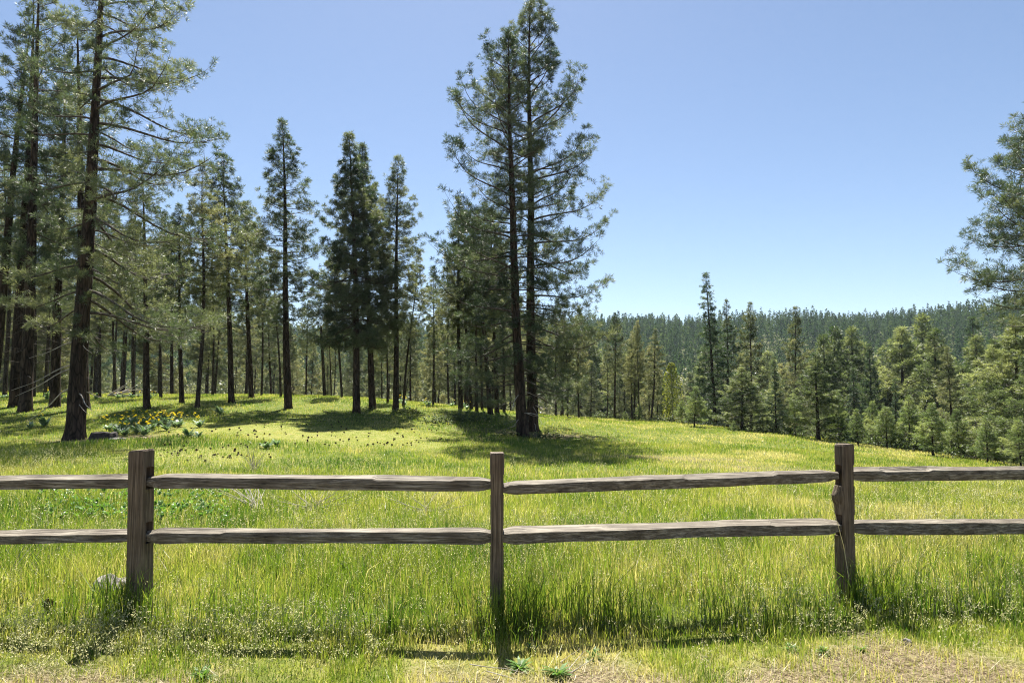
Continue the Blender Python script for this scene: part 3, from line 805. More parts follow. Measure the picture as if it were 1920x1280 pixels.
# ---- grove, front ranks (photo survey: foot x, depth, tip x, tip y) ----------
for (px, d, tx, ty, pr, lab, rs) in [
    (48, 29, 76, -60, 'full0', 'tall dark stout pine left of the massive ponderosa, paired with a slimmer trunk', 1.0),
    (29, 31, 58, -20, 'full1', 'slimmer pine trunk tight against the left side of a stout trunk', 1.0),
    (-18, 30, 62, 60, 'full1', 'leaning pine rising into the photo from its left edge', 1.1),
    (103, 31, 117, 110, 'full1', 'straight pine midway between the stout left pine and the massive ponderosa', 1.05),
    (156, 30, 146, 30, 'full0', 'pine directly behind the massive ponderosa, its trunk just showing beside it', 1.1),
    (275, 30, 268, 320, 'full0', 'low bushy pine whose foliage hangs nearly to the grass behind the yellow flower clump', 1.1),
    (341, 33, 333, 385, 'tall0', 'straight slender pine just right of the hanging low foliage', 1.0),
    (370, 31, 387, 305, 'thin0', 'slim pine leaning right with thin airy crown', 1.15),
    (8, 38, 14, 250, 'thin0', 'thin far trunk near the left margin behind the leaning pine', 1.0),
    (62, 39, 70, 330, 'thin1', 'slender trunk seen between the slimmer left trunk and the straight pine', 1.0),
    (84, 40, 92, 300, 'thin0', 'thin distant trunk close left of the straight pine', .9),
    (186, 39, 192, 360, 'thin1', 'slender trunk just right of the massive ponderosa, set well behind it', 1.0),
    (216, 42, 214, 400, 'thin0', 'slender pine rising behind the pile of bleached branches', 1.0),
    (250, 40, 246, 380, 'thin1', 'slim trunk left of the low bushy pine, behind the flower clump', 1.0),
    (301, 39, 304, 400, 'thin0', 'slim trunk between the low bushy pine and the straight slender pine', 1.05),
    (398, 42, 402, 420, 'thin1', 'thin pine between the right leaning pine and the rounded crowned one', .9),
    (490, 43, 492, 450, 'thin0', 'thin pine between the ragged crowned pine and the lone spire pine', .9),
    (434, 34, 420, 292, 'tall1', 'slender pine with slightly left leaning trunk and rounded upper crown', 1.0),
    (471, 38, 462, 382, 'tall3', 'shorter pine with a broad ragged crown left of the lone spire pine', 1.1),
    (541, 33, 525, 228, 'tall2', 'lone spire pine with narrow open crown and long clear trunk against the sky', 1.12),
    (526, 39, 516, 470, 'thin1', 'thin pine half hidden behind the lone spire pine', 1.0),
    (669, 32, 657, 253, 'dense0', 'dense conical pine, darkest and fullest of the middle row', 1.0),
    (698, 34, 682, 272, 'dense1', 'dense pine pressed against the right flank of the darkest conical pine', 1.0),
    (742, 34, 749, 297, 'tall0', 'narrow pine with sparse side branches right of the dense conical pair', 1.0),
    (756, 36, 781, 470, 'thin1', 'thin trunk leaning strongly right beside the narrow pine', 1.0),
    (641, 41, 626, 478, 'thin0', 'slim leaning pine in the gap left of the dense conical pine', 1.1),
    (727, 38, 726, 560, 'tall3', 'short pine filling the space between the dense pair and the narrow pine', 1.0),
    (621, 44, 616, 545, 'thin1', 'spindly pine just right of the broken snag', 0.9),
    (864, 37, 858, 372, 'back1', 'leftmost stout trunk of the clump beside the twin pines, with spreading crown', 1.0),
    (884, 37, 868, 400, 'thin0', 'second trunk of the clump beside the twin pines, bending left as it rises', 1.1),
    (894, 36, 893, 415, 'thin1', 'third trunk of the clump beside the twin pines, thin and upright', 1.1),
    (904, 38, 908, 440, 'thin0', 'thin trunk hidden behind the clump beside the twin pines', 1.0),
    (920, 35, 882, 385, 'tall1', 'thickest trunk of the clump, leaning clearly left across its neighbours', 1.05),
    (932, 36, 922, 395, 'tall3', 'straight trunk right of the leaning one in the clump', 1.0),
    (945, 37, 939, 450, 'thin1', 'slim trunk nearest the twin pines on their left', 1.1),
    (812, 41, 812, 500, 'thin0', 'isolated slim pine between the narrow pine and the clump', 1.0),
    (1042, 46, 1044, 560, 'back0', 'first pine right of the twin pines under their drooping limbs', 0.9),
    (1064, 46, 1060, 585, 'thin0', 'second thin trunk right of the twin pines', 1.0),
    (1085, 47, 1084, 575, 'back1', 'leafy pine with trunk in shade right of the twin pines', 0.9),
    (1152, 48, 1152, 588, 'tall1', 'upright pine at the meadow edge with a clear dark trunk', 0.95),
    (1189, 49, 1190, 612, 'back1', 'pine at the meadow edge between two dark trunks', 0.95),
    (1219, 48, 1231, 617, 'thin0', 'slim pine at the meadow edge tilting right', 1.25),
]:
    place(px, d, tx, ty, pr, lab, rs=rs, group='pines of the grove')

# ---- right hand valley edge ---------------------------------------------------
for (px, d, tx, ty, pr, lab, rs, nm) in [
    (1342, 46, 1324, 512, 'fir0', 'tallest dark spire rising over the far hill skyline', 1.10, 'pine_tree'),
    (1363, 48, 1360, 563, 'back2', 'second dark spire just right of the tallest one', 1.01, 'pine_tree'),
    (1405, 50, 1407, 569, 'back1', 'open crowned pine touching the far skyline behind a bright young pine', 0.95, 'pine_tree'),
    (1491, 50, 1491, 577, 'back0', 'slim pine touching the far skyline left of the corner post', 0.90, 'pine_tree'),
    (1454, 39, 1451, 668, 'fir0', 'narrow bluish dark young tree with bare foot at the slope edge', 1.12, 'pine_tree'),
    (1542, 62, 1542, 632, 'bushy1', 'pointed pine behind the bright tall young pine', 1.15, 'pine_tree'),
    (1567, 66, 1567, 618, 'bushy1', 'rounded valley pine, left one of a touching pair', 1.28, 'pine_tree'),
    (1595, 68, 1594, 618, 'bushy0', 'valley pine, right one of a touching pair', 1.28, 'pine_tree'),
    (1631, 56, 1628, 647, 'fir1', 'dark trunked pine in the gap right of the corner post', 0.90, 'pine_tree'),
    (1690, 60, 1690, 618, 'bushy2', 'broad pale pine standing before the dark valley gap', 1.41, 'pine_tree'),
    (1729, 66, 1730, 595, 'bushy0', 'tall broad pine highest in the valley mass at right', 1.28, 'pine_tree'),
    (1749, 55, 1749, 622, 'bushy1', 'pine in front of the tall broad valley pine', 1.28, 'pine_tree'),
    (1821, 70, 1821, 596, 'fir1', 'dark rounded fir standing alone against the hill at right', 1.23, 'fir_tree'),
    (1827, 46, 1825, 634, 'bushy0', 'bright green pine below the dark rounded fir', 1.28, 'pine_tree'),
    (1677, 44, 1677, 710, 'fir0', 'small dark spire among the paler bushy pines', 1.01, 'fir_tree'),
    (1780, 36, 1776, 652, 'back1', 'old pine with a thick bare dark trunk above the bushy young trees', 1.12, 'pine_tree'),
    (1601, 48, 1601, 690, 'fir0', 'small dark narrow tree under the touching pair', 1.12, 'fir_tree'),
    (1895, 30, 1900, 606, 'bushy2', 'large sunlit bushy pine filling the right margin under the overhanging ponderosa', 1.47, 'pine_tree'),
    (1958, 27, 1960, 620, 'bushy0', 'bushy pine cut by the right margin of the photo', 1.41, 'pine_tree'),
    (1862, 34, 1866, 640, 'bushy1', 'sunlit pine left of the large bushy one at the right margin', 1.41, 'pine_tree'),
    (1846, 27, 1846, 785, 'young1', 'small round young pine near the right margin', 1.36, 'young_pine'),
    (1908, 25.5, 1908, 790, 'young2', 'young pine at the right margin just above the fence', 1.36, 'young_pine'),
    (1745, 29, 1746, 759, 'young0', 'bushy young pine at the slope edge above the right span of rails', 1.41, 'young_pine'),
    (1606, 33, 1606, 769, 'young1', 'small bright young pine just right of the corner post top', 1.41, 'young_pine'),
    (1570, 37, 1570, 740, 'young2', 'young pine partly behind the corner post', 1.01, 'young_pine'),
    (1532, 35.5, 1531, 664, 'bushy1', 'tall bright young pine with clear trunk left of the corner post', 1.66, 'young_pine'),
    (1489, 38, 1489, 740, 'young0', 'low young pine left of the tall bright one', 0.90, 'young_pine'),
    (1390, 40.5, 1389, 690, 'bushy2', 'broad bright young pine with spreading tiers at the slope edge', 1.73, 'young_pine'),
    (1375, 37, 1375, 789, 'young1', 'tiny knee high pine seedling standing in the open grass', 1.46, 'young_pine'),
    (1301, 40, 1304, 727, 'young0', 'round bright young pine standing free in the meadow', 1.29, 'young_pine'),
    (1278, 43, 1279, 752, 'young2', 'young pine close behind the round free standing one', 1.24, 'young_pine'),
    (1199, 46, 1199, 757, 'young1', 'little young pine at the foot of the meadow edge pines', 1.36, 'young_pine'),
    (1172, 47.5, 1172, 770, 'young0', 'pale little pine left of the small meadow edge young pine', 1.36, 'young_pine'),
    (1660, 33, 1660, 765, 'young2', 'spreading young pine in the row above the rails, left of the bushy one', 1.41, 'young_pine'),
    (1700, 33, 1703, 745, 'young1', 'taller young pine in the row above the rails', 1.36, 'young_pine'),
    (1795, 30, 1793, 770, 'young0', 'wide young pine under the old bare trunked pine', 1.29, 'young_pine'),
    (1635, 36, 1634, 755, 'young0', 'young pine between the small bright one and the spreading one', 1.13, 'young_pine'),
    (1430, 43, 1429, 745, 'young1', 'thin young pine between the broad bright one and the bluish tree', 1.13, 'young_pine'),
]:
    place(px, d, tx, ty, pr, lab, name=nm, cat=nm.replace('_', ' '), rs=rs, group='trees along the slope edge')

# ---- fillers ------------------------------------------------------------------
taken = []


def far_enough(x, y, m):
    for a, b in taken:
        if (a - x) ** 2 + (b - y) ** 2 < m * m: return False
    taken.append((x, y)); return True


def skyline(px):
    return np.interp(px, [-200, 0, 120, 240, 330, 470, 500, 560, 600, 660, 720, 800, 850, 940, 1010, 1100, 1250],
                     [330, 330, 400, 380, 420, 470, 560, 600, 640, 560, 560, 600, 470, 480, 560, 620, 650])


rf = random.Random(9)
cnt = 0
tries = 0
while cnt < 108 and tries < 6000:
    tries += 1
    px = rf.uniform(-220, 1250); d = rf.triangular(46, 105, 50)
    p = at(px, 740, d)
    if not far_enough(p[0], p[1], 2.3): continue
    topy = skyline(px) + abs(rf.gauss(0, 45)) + rf.uniform(0, 30)
    z = gz(p[0], p[1]); zt = at(px, topy, d)[2]
    Hh = min(max(zt - z, 7), 21)
    b = np.array([p[0], p[1], z - .1]); t = b + [rf.gauss(0, .25), rf.gauss(0, .25), Hh]
    put_tree(PT[rf.choice(['tall0', 'tall1', 'thin0', 'thin1', 'thin0', 'thin1', 'back0', 'back1'])], b, t, 'pine_tree',
             'pine deep in the shaded back of the grove behind the front trunks', 'pine tree', 'pines at the back of the grove', rot=rf.uniform(0, 6.28), scale_r=rf.uniform(0.8, 1.1))
    cnt += 1
cnt = 0
tries = 0
while cnt < 112 and tries < 12000:
    tries += 1
    px = rf.uniform(1090, 2120); d = rf.triangular(44, 210, 80)
    E = float(np.interp(px, EDGE_PX, EDGE_D))
    if d < E + 10: continue
    p = at(px, 740, d)
    if not far_enough(p[0], p[1], 3.6 if d < 120 else 5): continue
    z = gz(p[0], p[1])
    lim = np.interp(px, [1090, 1250, 1262, 1275, 1290, 1560, 1700, 1760, 1800, 2100], [600, 640, 700, 700, 640, 640, 625, 600, 640, 600])
    topy = lim + abs(rf.gauss(0, 30)) + rf.uniform(0, 25) + np.interp(d, [44, 90, 200], [55, 10, 0])
    Hh = min(max(at(px, topy, d)[2] - z, 5), 22)
    b = np.array([p[0], p[1], z - .1]); t = b + [rf.gauss(0, .2), rf.gauss(0, .2), Hh]
    put_tree(PT[rf.choice(['back0', 'back2', 'back3', 'fir1', 'bushy0', 'bushy1', 'bushy2'])], b, t, 'pine_tree',
             'crowded valley pine between the meadow slope and the far wooded hill', 'pine tree', 'pines crowding the valley', rot=rf.uniform(0, 6.28), scale_r=rf.uniform(1.05, 1.5))
    cnt += 1

# ---- far forest on the hill ----------------------------------------------------
def far_trees(seed, ntree, d0, d1, a0, a1, nt_, size, hr):
    r = np.random.default_rng(seed)
    d = np.sqrt(r.uniform(d0 ** 2, d1 ** 2, ntree)); x = r.uniform(a0, a1, ntree) * d
    keep = (fnoise(x / 25, d / 25, 81, 2) > 0.24)
    x, d = x[keep], d[keep]; ntree = len(x)
    z = ground_z(x, d)
    Hh = r.triangular(*hr, ntree) * (0.8 + .4 * vnoise(x / 45, d / 45, 91))
    s = r.random((ntree, nt_)) ** 0.75
    zz = 0.12 + 0.88 * s
    fat = r.uniform(.8, 1.35, (ntree, 1))
    Rr = ((1 - s) ** 0.8 * 0.15 + 0.012) * fat
    aa = r.uniform(0, 2 * PI, (ntree, nt_)); rr_ = Rr * np.sqrt(r.uniform(0.15, 1, (ntree, nt_)))
    c = np.stack([x[:, None] + np.cos(aa) * rr_ * Hh[:, None], d[:, None] + np.sin(aa) * rr_ * Hh[:, None], z[:, None] + zz * Hh[:, None]], -1)
    outv = np.stack([np.cos(aa), np.sin(aa), r.uniform(-.5, .5, aa.shape)], -1)
    dirn = norm(outv + r.normal(0, .6, outv.shape)); wv = norm(np.cross(dirn, r.normal(0, 1, dirn.shape)))
    sz = (size * Hh[:, None] * (0.55 + 0.6 * (1 - s)))[..., None]
    fv = np.stack([c - dirn * sz * .5 - wv * sz * .42, c - dirn * sz * .4 + wv * sz * .42, c + dirn * sz], 2).reshape(-1, 3)
    tint = np.repeat(np.clip(np.repeat(r.normal(.45, .22, ntree), nt_) + r.normal(0, .12, ntree * nt_), 0, 1), 3)
    return fv, tint


F_ = [far_trees(31, 11500, 190, 690, -.95, 1.02, 90, .072, (9, 14, 20)), far_trees(32, 620, 105, 195, -.95, .12, 420, .030, (9, 14, 20)), far_trees(33, 420, 140, 195, .1, .95, 300, .034, (9, 14, 20))]
fv = np.vstack([f[0] for f in F_])
me = mesh_np('far_forest', fv, [np.arange(len(fv)).reshape(-1, 3)], [M_FARF, M_GROVE], midx=np.repeat([0, 1, 1], [len(f[0]) // 3 for f in F_]), attrs={'tint': np.concatenate([f[1] for f in F_])})
tag(link('far_forest', me), 'hazy blue green conifer forest covering the far hill and the dip before it', 'forest', kind='stuff')


# ------------------------------------------------------------------ the split rail fence
fence = bpy.data.objects.new('split_rail_fence', None); COL.objects.link(fence)
fence.location = (0, 4.75, gz(0, 4.75))
tag(fence, 'weathered two rail split cedar fence crossing the foreground', 'fence')
bpy.context.view_layer.update()
FI = Matrix.Translation(fence.location).inverted()


def place_part(o):
    o.parent = fence; o.matrix_parent_inverse = FI


def make_post(cx, cy, ztop, w, dpt, rotz, seed, holes, tilt=(0, 0), slope=(0, 0), flareTop=0, bulge=None, pw=5.0):
    r = np.random.default_rng(seed)
    zb = gz(cx, cy) - 0.3
    h = ztop - zb
    ns, nzz = 28, 44
    a = np.arange(ns) / ns * 2 * PI + .11
    ca, sa = np.cos(a), np.sin(a)
    k = (np.abs(ca) ** pw + np.abs(sa) ** pw) ** (-1 / pw)
    rings = []
    for q in range(nzz):
        t = q / (nzz - 1); z = t * h
        f = 1 + 0.05 * (vnoise(np.array([z * 2.2]), np.array([seed * 1.7]), 5)[0] - .5) * 2 + flareTop * sstep(.75, 1, t) + .02 * (1 - t)
        wob = 1 + 0.055 * (fnoise(ca * 3 + seed, sa * 3 + z * 0.5, seed, 3) - .5) * 2 + 0.025 * (vnoise(a * 6, z * 1.5 + 0 * a, seed + 9) - .5) * 2
        px_ = ca * k * w / 2 * f * wob; py_ = sa * k * dpt / 2 * f * wob
        if bulge:
            bz, ba, bamp, bw = bulge
            g = bamp * math.exp(-((zb + z - bz) / bw) ** 2)
            px_ = px_ + g * np.maximum(0, np.cos(a - ba)) ** 2 * math.cos(ba); py_ = py_ + g * np.maximum(0, np.cos(a - ba)) ** 2 * math.sin(ba)
        zz = np.full(ns, z)
        if q >= nzz - 2:
            zz = zz + (slope[0] * px_ + slope[1] * py_) + 0.006 * (vnoise(ca * 4, sa * 4, seed + 3) - .5)
            if q == nzz - 1:
                px_, py_ = px_ * .93, py_ * .93
            else:
                zz = zz + h / (nzz - 1) - 0.012
        ox, oy = tilt[0] * (z - .3), tilt[1] * (z - .3)
        c_, s_ = math.cos(rotz), math.sin(rotz)
        rings.append(np.stack([px_ * c_ - py_ * s_ + ox, px_ * s_ + py_ * c_ + oy, zz], -1))
    v = np.vstack(rings)
    ii = np.arange(nzz - 1)[:, None] * ns; jj = np.arange(ns)[None, :]; j2 = (jj + 1) % ns
    qd = np.stack([ii + jj, ii + j2, ii + ns + j2, ii + ns + jj], -1).reshape(-1, 4)
    bm_me = mesh_np('fence_post', v, [qd, np.arange(ns)[None, ::-1], (np.arange(ns) + (nzz - 1) * ns)[None, :]], [M_POST], smooth=False)
    o = bpy.data.objects.new('post', bm_me); COL.objects.link(o)
    o.location = (cx, cy, zb)
    # mortises
    cutters = []
    for (hz, hh, hw, dy) in holes:
        hm = bpy.data.meshes.new('mortise')
        b = np.array([[sx, sy, sz] for sx in (-.3, .3) for sy in (-hw / 2, hw / 2) for sz in (-hh / 2, hh / 2)], float)
        fs = [(0, 1, 3, 2), (4, 6, 7, 5), (0, 4, 5, 1), (2, 3, 7, 6), (0, 2, 6, 4), (1, 5, 7, 3)]
        hm.from_pydata([tuple(p) for p in b], [], fs); hm.update()
        co = bpy.data.objects.new('mortise', hm); COL.objects.link(co); co.location = (cx, cy + dy, hz)
        cutters.append(co)
        md_ = o.modifiers.new('cut', 'BOOLEAN'); md_.operation = 'DIFFERENCE'; md_.object = co; md_.solver = 'EXACT'
    bpy.context.view_layer.update()
    dg = bpy.context.evaluated_depsgraph_get()
    nm = bpy.data.meshes.new_from_object(o.evaluated_get(dg))
    o.modifiers.clear(); o.data = nm
    nm.name = 'post'
    for c in cutters:
        m_ = c.data; bpy.data.objects.remove(c); bpy.data.meshes.remove(m_)
    if not nm.materials: nm.materials.append(M_POST)
    place_part(o)
    return o


def make_rail(p0, p1, hgt, dep, seed, taper=0.12, tw=0.15):
    """p0,p1: world centre of ends; irregular split rail, loft of 10 point sections"""
    p0 = np.array(p0, float); p1 = np.array(p1, float); L = np.linalg.norm(p1 - p0)
    r = np.random.default_rng(seed)
    ns = 64
    sec = np.array([(-.5, -.44), (-.46, -.5), (.1, -.47), (.44, -.38), (.5, .0), (.46, .42), (.38, .5), (-.05, .40), (-.46, .31), (-.5, .28), (-.52, -.05)])  # (depth, height): broad front face, lit top
    sec = sec + r.normal(0, .02, sec.shape)
    m = len(sec)
    rings = []
    drift = r.uniform(-.01, .01, 3)
    for q in range(ns):
        t = q / (ns - 1); s = t * L
        e = min(s, L - s)
        f = 0.62 + 0.38 * float(sstep(0, taper, np.array([e]))[0])
        hh = hgt * f * (1 + 0.10 * (fnoise(np.array([s * 1.6]), np.array([seed * 3.3]), 7, 3)[0] - .5) * 2)
        dd = dep * f * (1 + 0.12 * (fnoise(np.array([s * 1.3]), np.array([seed * 5.1]), 8, 3)[0] - .5) * 2)
        twist = tw * (vnoise(np.array([s * .7]), np.array([seed * 2.3]), 9)[0] - .5)
        oz = 0.008 * (fnoise(np.array([s * .9]), np.array([seed * 1.3]), 10, 2)[0] - .5)
        oy = 0.012 * (fnoise(np.array([s * .8]), np.array([seed * 4.3]), 11, 2)[0] - .5)
        y_ = sec[:, 0] * dd; z_ = sec[:, 1] * hh
        jig = (fnoise(np.full(m, s * 3.0), np.arange(m) * 1.7 + seed, 12, 3) - .5)
        z_ = z_ + jig * 0.014 * np.sign(sec[:, 1]) ; y_ = y_ + jig * 0.008
        # splinter steps along the upper front arris
        st = 0.010 * float(vnoise(np.array([s * 2.1]), np.array([seed * 9.1]), 13)[0] > .62)
        z_[7:10] -= st
        c_, s_ = math.cos(twist), math.sin(twist)
        y2, z2 = y_ * c_ - z_ * s_, y_ * s_ + z_ * c_
        ctr = p0 + (p1 - p0) * t
        rings.append(np.stack([np.full(m, ctr[0]), ctr[1] + oy + y2, ctr[2] + oz + z2], -1))
    v = np.vstack(rings)
    org = (p0 + p1) / 2
    v = v - org
    ii = np.arange(ns - 1)[:, None] * m; jj = np.arange(m)[None, :]; j2 = (jj + 1) % m
    qd = np.stack([ii + jj, ii + m + jj, ii + m + j2, ii + j2], -1).reshape(-1, 4)[:, ::-1]
    me = mesh_np('rail', v, [qd, np.arange(m)[None, :], (np.arange(m) + (ns - 1) * m)[None, ::-1]], [M_RAIL], smooth=False)
    o = bpy.data.objects.new('rail', me); COL.objects.link(o); o.location = org
    place_part(o)
    return o


# posts: photo x, depth, top y
dl, dm, dr = 4.82, 4.70, 5.02
PL, PM, PR = at(274, 843, dl), at(932, 848, dm), at(1574, 832, dr)
PLL = np.array([PL[0] - 2.44, 4.95, 1.24]); PRR = np.array([PR[0] + 2.44, 5.35, 1.30])


def zat(py, d):
    return at(960, py, d)[2]


hl = [(zat(898, dl) + .01, .15, .075, 0), (zat(1000, dl) + .01, .145, .075, 0)]
make_post(PL[0], dl, PL[2], .132, .12, D(-14), 3, hl, slope=(.10, 0.0), tilt=(-0.03, 0), pw=7)
make_post(PM[0], dm, PM[2], .088, .11, D(4), 8, [(zat(908, dm), .14, .07, 0), (zat(1003, dm), .14, .07, 0)], flareTop=.10, pw=4, tilt=(0, 0))
make_post(PR[0], dr, PR[2], .098, .108, D(22), 6, [(zat(893, dr) + .01, .15, .075, 0), (zat(986, dr) + .01, .15, .075, 0)], pw=7,
          bulge=(zat(930, dr), PI - D(22), .03, .05), tilt=(.03, 0))
make_post(PLL[0], PLL[1], PLL[2], .15, .15, D(12), 11, [(zat(893, 4.95), .14, .08, 0), (zat(998, 4.95), .14, .08, 0)])
make_post(PRR[0], PRR[1], PRR[2], .15, .15, D(-9), 12, [(zat(887, 5.35), .14, .08, 0), (zat(984, 5.35), .14, .08, 0)])


def rail(pa, ya, pb, yb, h, dep, seed, oya=0, oyb=0, **kw):
    a = np.array([pa[0] - .01, pa[1] + oya, zat(ya, pa[1])]); b = np.array([pb[0] + .01, pb[1] + oyb, zat(yb, pb[1])])
    make_rail(a, b, h, dep, seed, **kw)


A, B_, C_, E0, E1 = (PL[0], dl), (PM[0], dm), (PR[0], dr), (PLL[0], 4.95), (PRR[0], 5.35)
rail((E0[0] + .03, E0[1]), 906, (A[0] - .035, dl), 902, .094, .085, 21)
rail((E0[0] + .03, E0[1]), 1010, (A[0] - .035, dl), 1003, .080, .095, 22)
rail((A[0] + .035, dl), 901, (B_[0] - .02, dm), 907, .090, .085, 23)
rail((A[0] + .035, dl), 1003, (B_[0] - .02, dm), 1004, .097, .075, 24)
rail((B_[0] + .02, dm), 914, (C_[0] - .035, dr), 890, .082, .085, 25)
rail((B_[0] + .02, dm), 1003, (C_[0] - .035, dr), 984, .090, .130, 26)
rail((C_[0] + .035, dr), 888, (E1[0] - .03, E1[1]), 886, .090, .085, 27)
rail((C_[0] + .035, dr), 987, (E1[0] - .03, E1[1]), 985, .102, .085, 28)


# ------------------------------------------------------------------ small things
def fan_leaves(n, L, w, r, spread=(0.5, 1.2), curl=0.5, segs=3):
    V, Q, T = [], [], []
    off = 0
    for q in range(n):
        az = r.uniform(0, 2 * PI); e = r.uniform(*spread); l = L * r.uniform(.6, 1.2)
        d_ = np.array([math.cos(az), math.sin(az)]); sd = np.array([-d_[1], d_[0], 0])
        p = np.zeros(3); pts = [p]
        for k in range(segs):
            ee = e - curl * (k / segs)
            p = p + np.array([d_[0] * math.cos(ee), d_[1] * math.cos(ee), math.sin(ee)]) * l / segs; pts.append(p)
        ww = [0.15, 1.0, .8, .1] if segs == 3 else list(np.sin(np.linspace(.1, PI - .1, segs + 1)))
        vv = []
        for pt, f in zip(pts, ww):
            vv += [pt - sd * w * f / 2 + [0, 0, w * .12 * f], pt + sd * w * f / 2 + [0, 0, w * .12 * f]]
        V += vv
        for k in range(segs):
            Q.append([off + 2 * k, off + 2 * k + 1, off + 2 * k + 3, off + 2 * k + 2])
        T += [r.random()] * len(vv); off += len(vv)
    return np.array(V), np.array(Q), np.array(T)


def flower_mesh(r, R=0.045):
    n = 11
    V = [[0, 0, 0]]; F = []
    for q in range(n):
        a = 2 * PI * q / n; b = 2 * PI / n * .55
        k = len(V)
        V += [[math.cos(a - b) * R * .6, math.sin(a - b) * R * .6, .006], [math.cos(a) * R, math.sin(a) * R, -.002], [math.cos(a + b) * R * .6, math.sin(a + b) * R * .6, .006]]
        F += [[0, k, k + 1, k + 2]]
    return mesh_np('flower_head', np.array(V), [np.array(F)], [M_PETAL], attrs={'tint': r.random(len(V))})


rp = np.random.default_rng(55)
rosettes = []
for q in range(4):
    v, qd, t = fan_leaves(20, 0.34, 0.11, rp)
    rosettes.append(mesh_np('leaves', v, [qd], [M_SAGE], attrs={'tint': t}))
fl = flower_mesh(rp)
stalk_v, stalk_q = tubes(np.array([[[0, 0, -.3], [0.01, 0, -.15], [0, 0, 0]]]), np.array([[.004, .004, .003]]), 4)
stalk = mesh_np('stalk', stalk_v, [stalk_q], [M_SAGE], attrs={'tint': np.full(len(stalk_v), .2)})


def balsam(px, py, d, label, group, nf, s=1.0, leaves=True):
    p = at(px, py, d); x, y = p[0], p[1]
    o = bpy.data.objects.new('balsamroot_plant', None); COL.objects.link(o)
    o.location = (x, y, gz(x, y)); o.scale = (s, s, s); o.rotation_euler.z = rp.uniform(0, 6.28)
    tag(o, label, 'wildflower', group)
    if leaves: link('leaves', rosettes[rp.integers(4)], o)
    for k in range(nf):
        f = link('flower_head', fl, o)
        a = rp.uniform(0, 6.28); q = rp.uniform(.05, .28)
        f.location = (math.cos(a) * q, math.sin(a) * q, rp.uniform(.32, .5)); f.rotation_euler = (rp.normal(.5, .5), rp.normal(0, .5), rp.uniform(0, 6))
        f.scale = (0.95,) * 3
        link('stalk', stalk, f)
    return o


for q in range(17):
    px = 210 + 125 * q / 16 + rp.normal(0, 5); py = 806 - 12 * rp.random() - 4
    balsam(px, py, 22.4 + rp.uniform(-.2, 3.0), 'yellow flowered balsamroot in the big clump right of the massive ponderosa', 'balsamroots of the big clump', int(rp.integers(4, 9)), 1.1)
balsam(83, 790, 24.5, 'lone yellow balsamroot left of the massive ponderosa', None, 7, 1.2)
balsam(57, 795, 24, 'small leafy plant without blooms left of the lone balsamroot', None, 1, .9)
balsam(374, 800, 24.5, 'lone balsamroot with few blooms right of the big flower clump', None, 5, 1.1)
balsam(412, 778, 29, 'silvery leaf rosette in tree shade beyond the lone balsamroot', None, 0, 1.3)
balsam(352, 824, 20.8, 'silvery leaf rosette, the larger of a pair on sunny turf', None, 0, 1.0)
balsam(371, 826, 20.6, 'silvery leaf rosette, the smaller of a pair on sunny turf', None, 0, .75)
balsam(499, 834, 19, 'whitish leaf rosette on the mossy turf with cones', None, 0, .8)
balsam(518, 830, 19.6, 'whitish leaf rosette slightly behind its twin on mossy turf', None, 0, .7)
for q in range(30):
    px = rp.uniform(0, 330) if q < 20 else rp.uniform(740, 900); d = rp.uniform(36, 43)
    balsam(px, 745, d, 'distant yellow bloom at the back edge of the meadow between trunks', 'distant yellow blooms', int(rp.integers(2, 5)), rp.uniform(.7, 1.05))

# shrubs
for q in range(3):
    pass
shv = []
for q in range(3):
    V, Q, T = [], [], []
    off = 0
    for k in range(60):
        v, qd, t = fan_leaves(9, .12, .036, rp)
        a = rp.uniform(0, 6.28); rr = math.sqrt(rp.random()) * .7
        v = v + [math.cos(a) * rr, math.sin(a) * rr, rp.uniform(0, .45) * (1 - rr * .7)]
        V.append(v); Q.append(qd + off); T.append(t); off += len(v)
    V, Q, T = np.vstack(V), np.vstack(Q), np.concatenate(T)
    shv.append(mesh_np('foliage', V, [Q], [M_SHRUB], attrs={'tint': T}))
for (px, py, d, s, lab) in [(1010, 800, 27.4, 1.0, 'low leafy shrub hugging the right foot of the twin pines'),
                            (1030, 798, 28.5, .9, 'low leafy shrub a step right of the twin pines'),
                            (955, 805, 28, .8, 'leafy shrub just left of the twin pines foot'),
                            (850, 792, 31, 1.4, 'broad dark shrub on the shaded mound left of the twin pines'),
                            (885, 790, 32, 1.3, 'dark shrub on the shaded mound under the clump of trunks'),
                            (820, 795, 30, 1.1, 'small shrub at the left end of the shaded mound'),
                            (762, 778, 33, .9, 'small bush at the foot of the narrow pine'),
                            (690, 772, 33.5, .7, 'tuft of leaves between the two dense conical pines')]:
    p = at(px, py, d)
    o = link('shrub', shv[rp.integers(3)], None, (p[0], p[1], gz(p[0], p[1]) - .05)); o.scale = (s, s, s * .9); o.rotation_euler.z = rp.uniform(0, 6)
    tag(o, lab, 'shrub')
for (px, d, s, lab) in [(1410, 41, 1.5, 'grey green bush under the broad bright young pine'), (1445, 39.5, 1.1, 'grey green bush left of the bluish young tree'),
                        (1475, 39, 1.6, 'leafy bush right of the bluish young tree'), (1555, 36.5, 1.4, 'leafy bush between two young pines by the corner post'),
                        (1655, 34, 1.6, 'wide bush below the valley pines above the rails'), (1720, 32, 1.6, 'bush left of the bushy young pine above the rails'),
                        (1800, 29.5, 1.5, 'bush under the wide young pine'), (1250, 47, 1.8, 'leafy bush at the meadow edge below the yellow green tree'),
                        (1130, 48, 1.2, 'bush at the meadow edge in the shade')]:
    p = at(px, 800, d)
    o = link('shrub', shv[rp.integers(3)], None, (p[0], p[1], gz(p[0], p[1]) - .05)); o.scale = (s, s, s * 1.1)
    tag(o, lab, 'shrub', 'bushes along the slope edge')

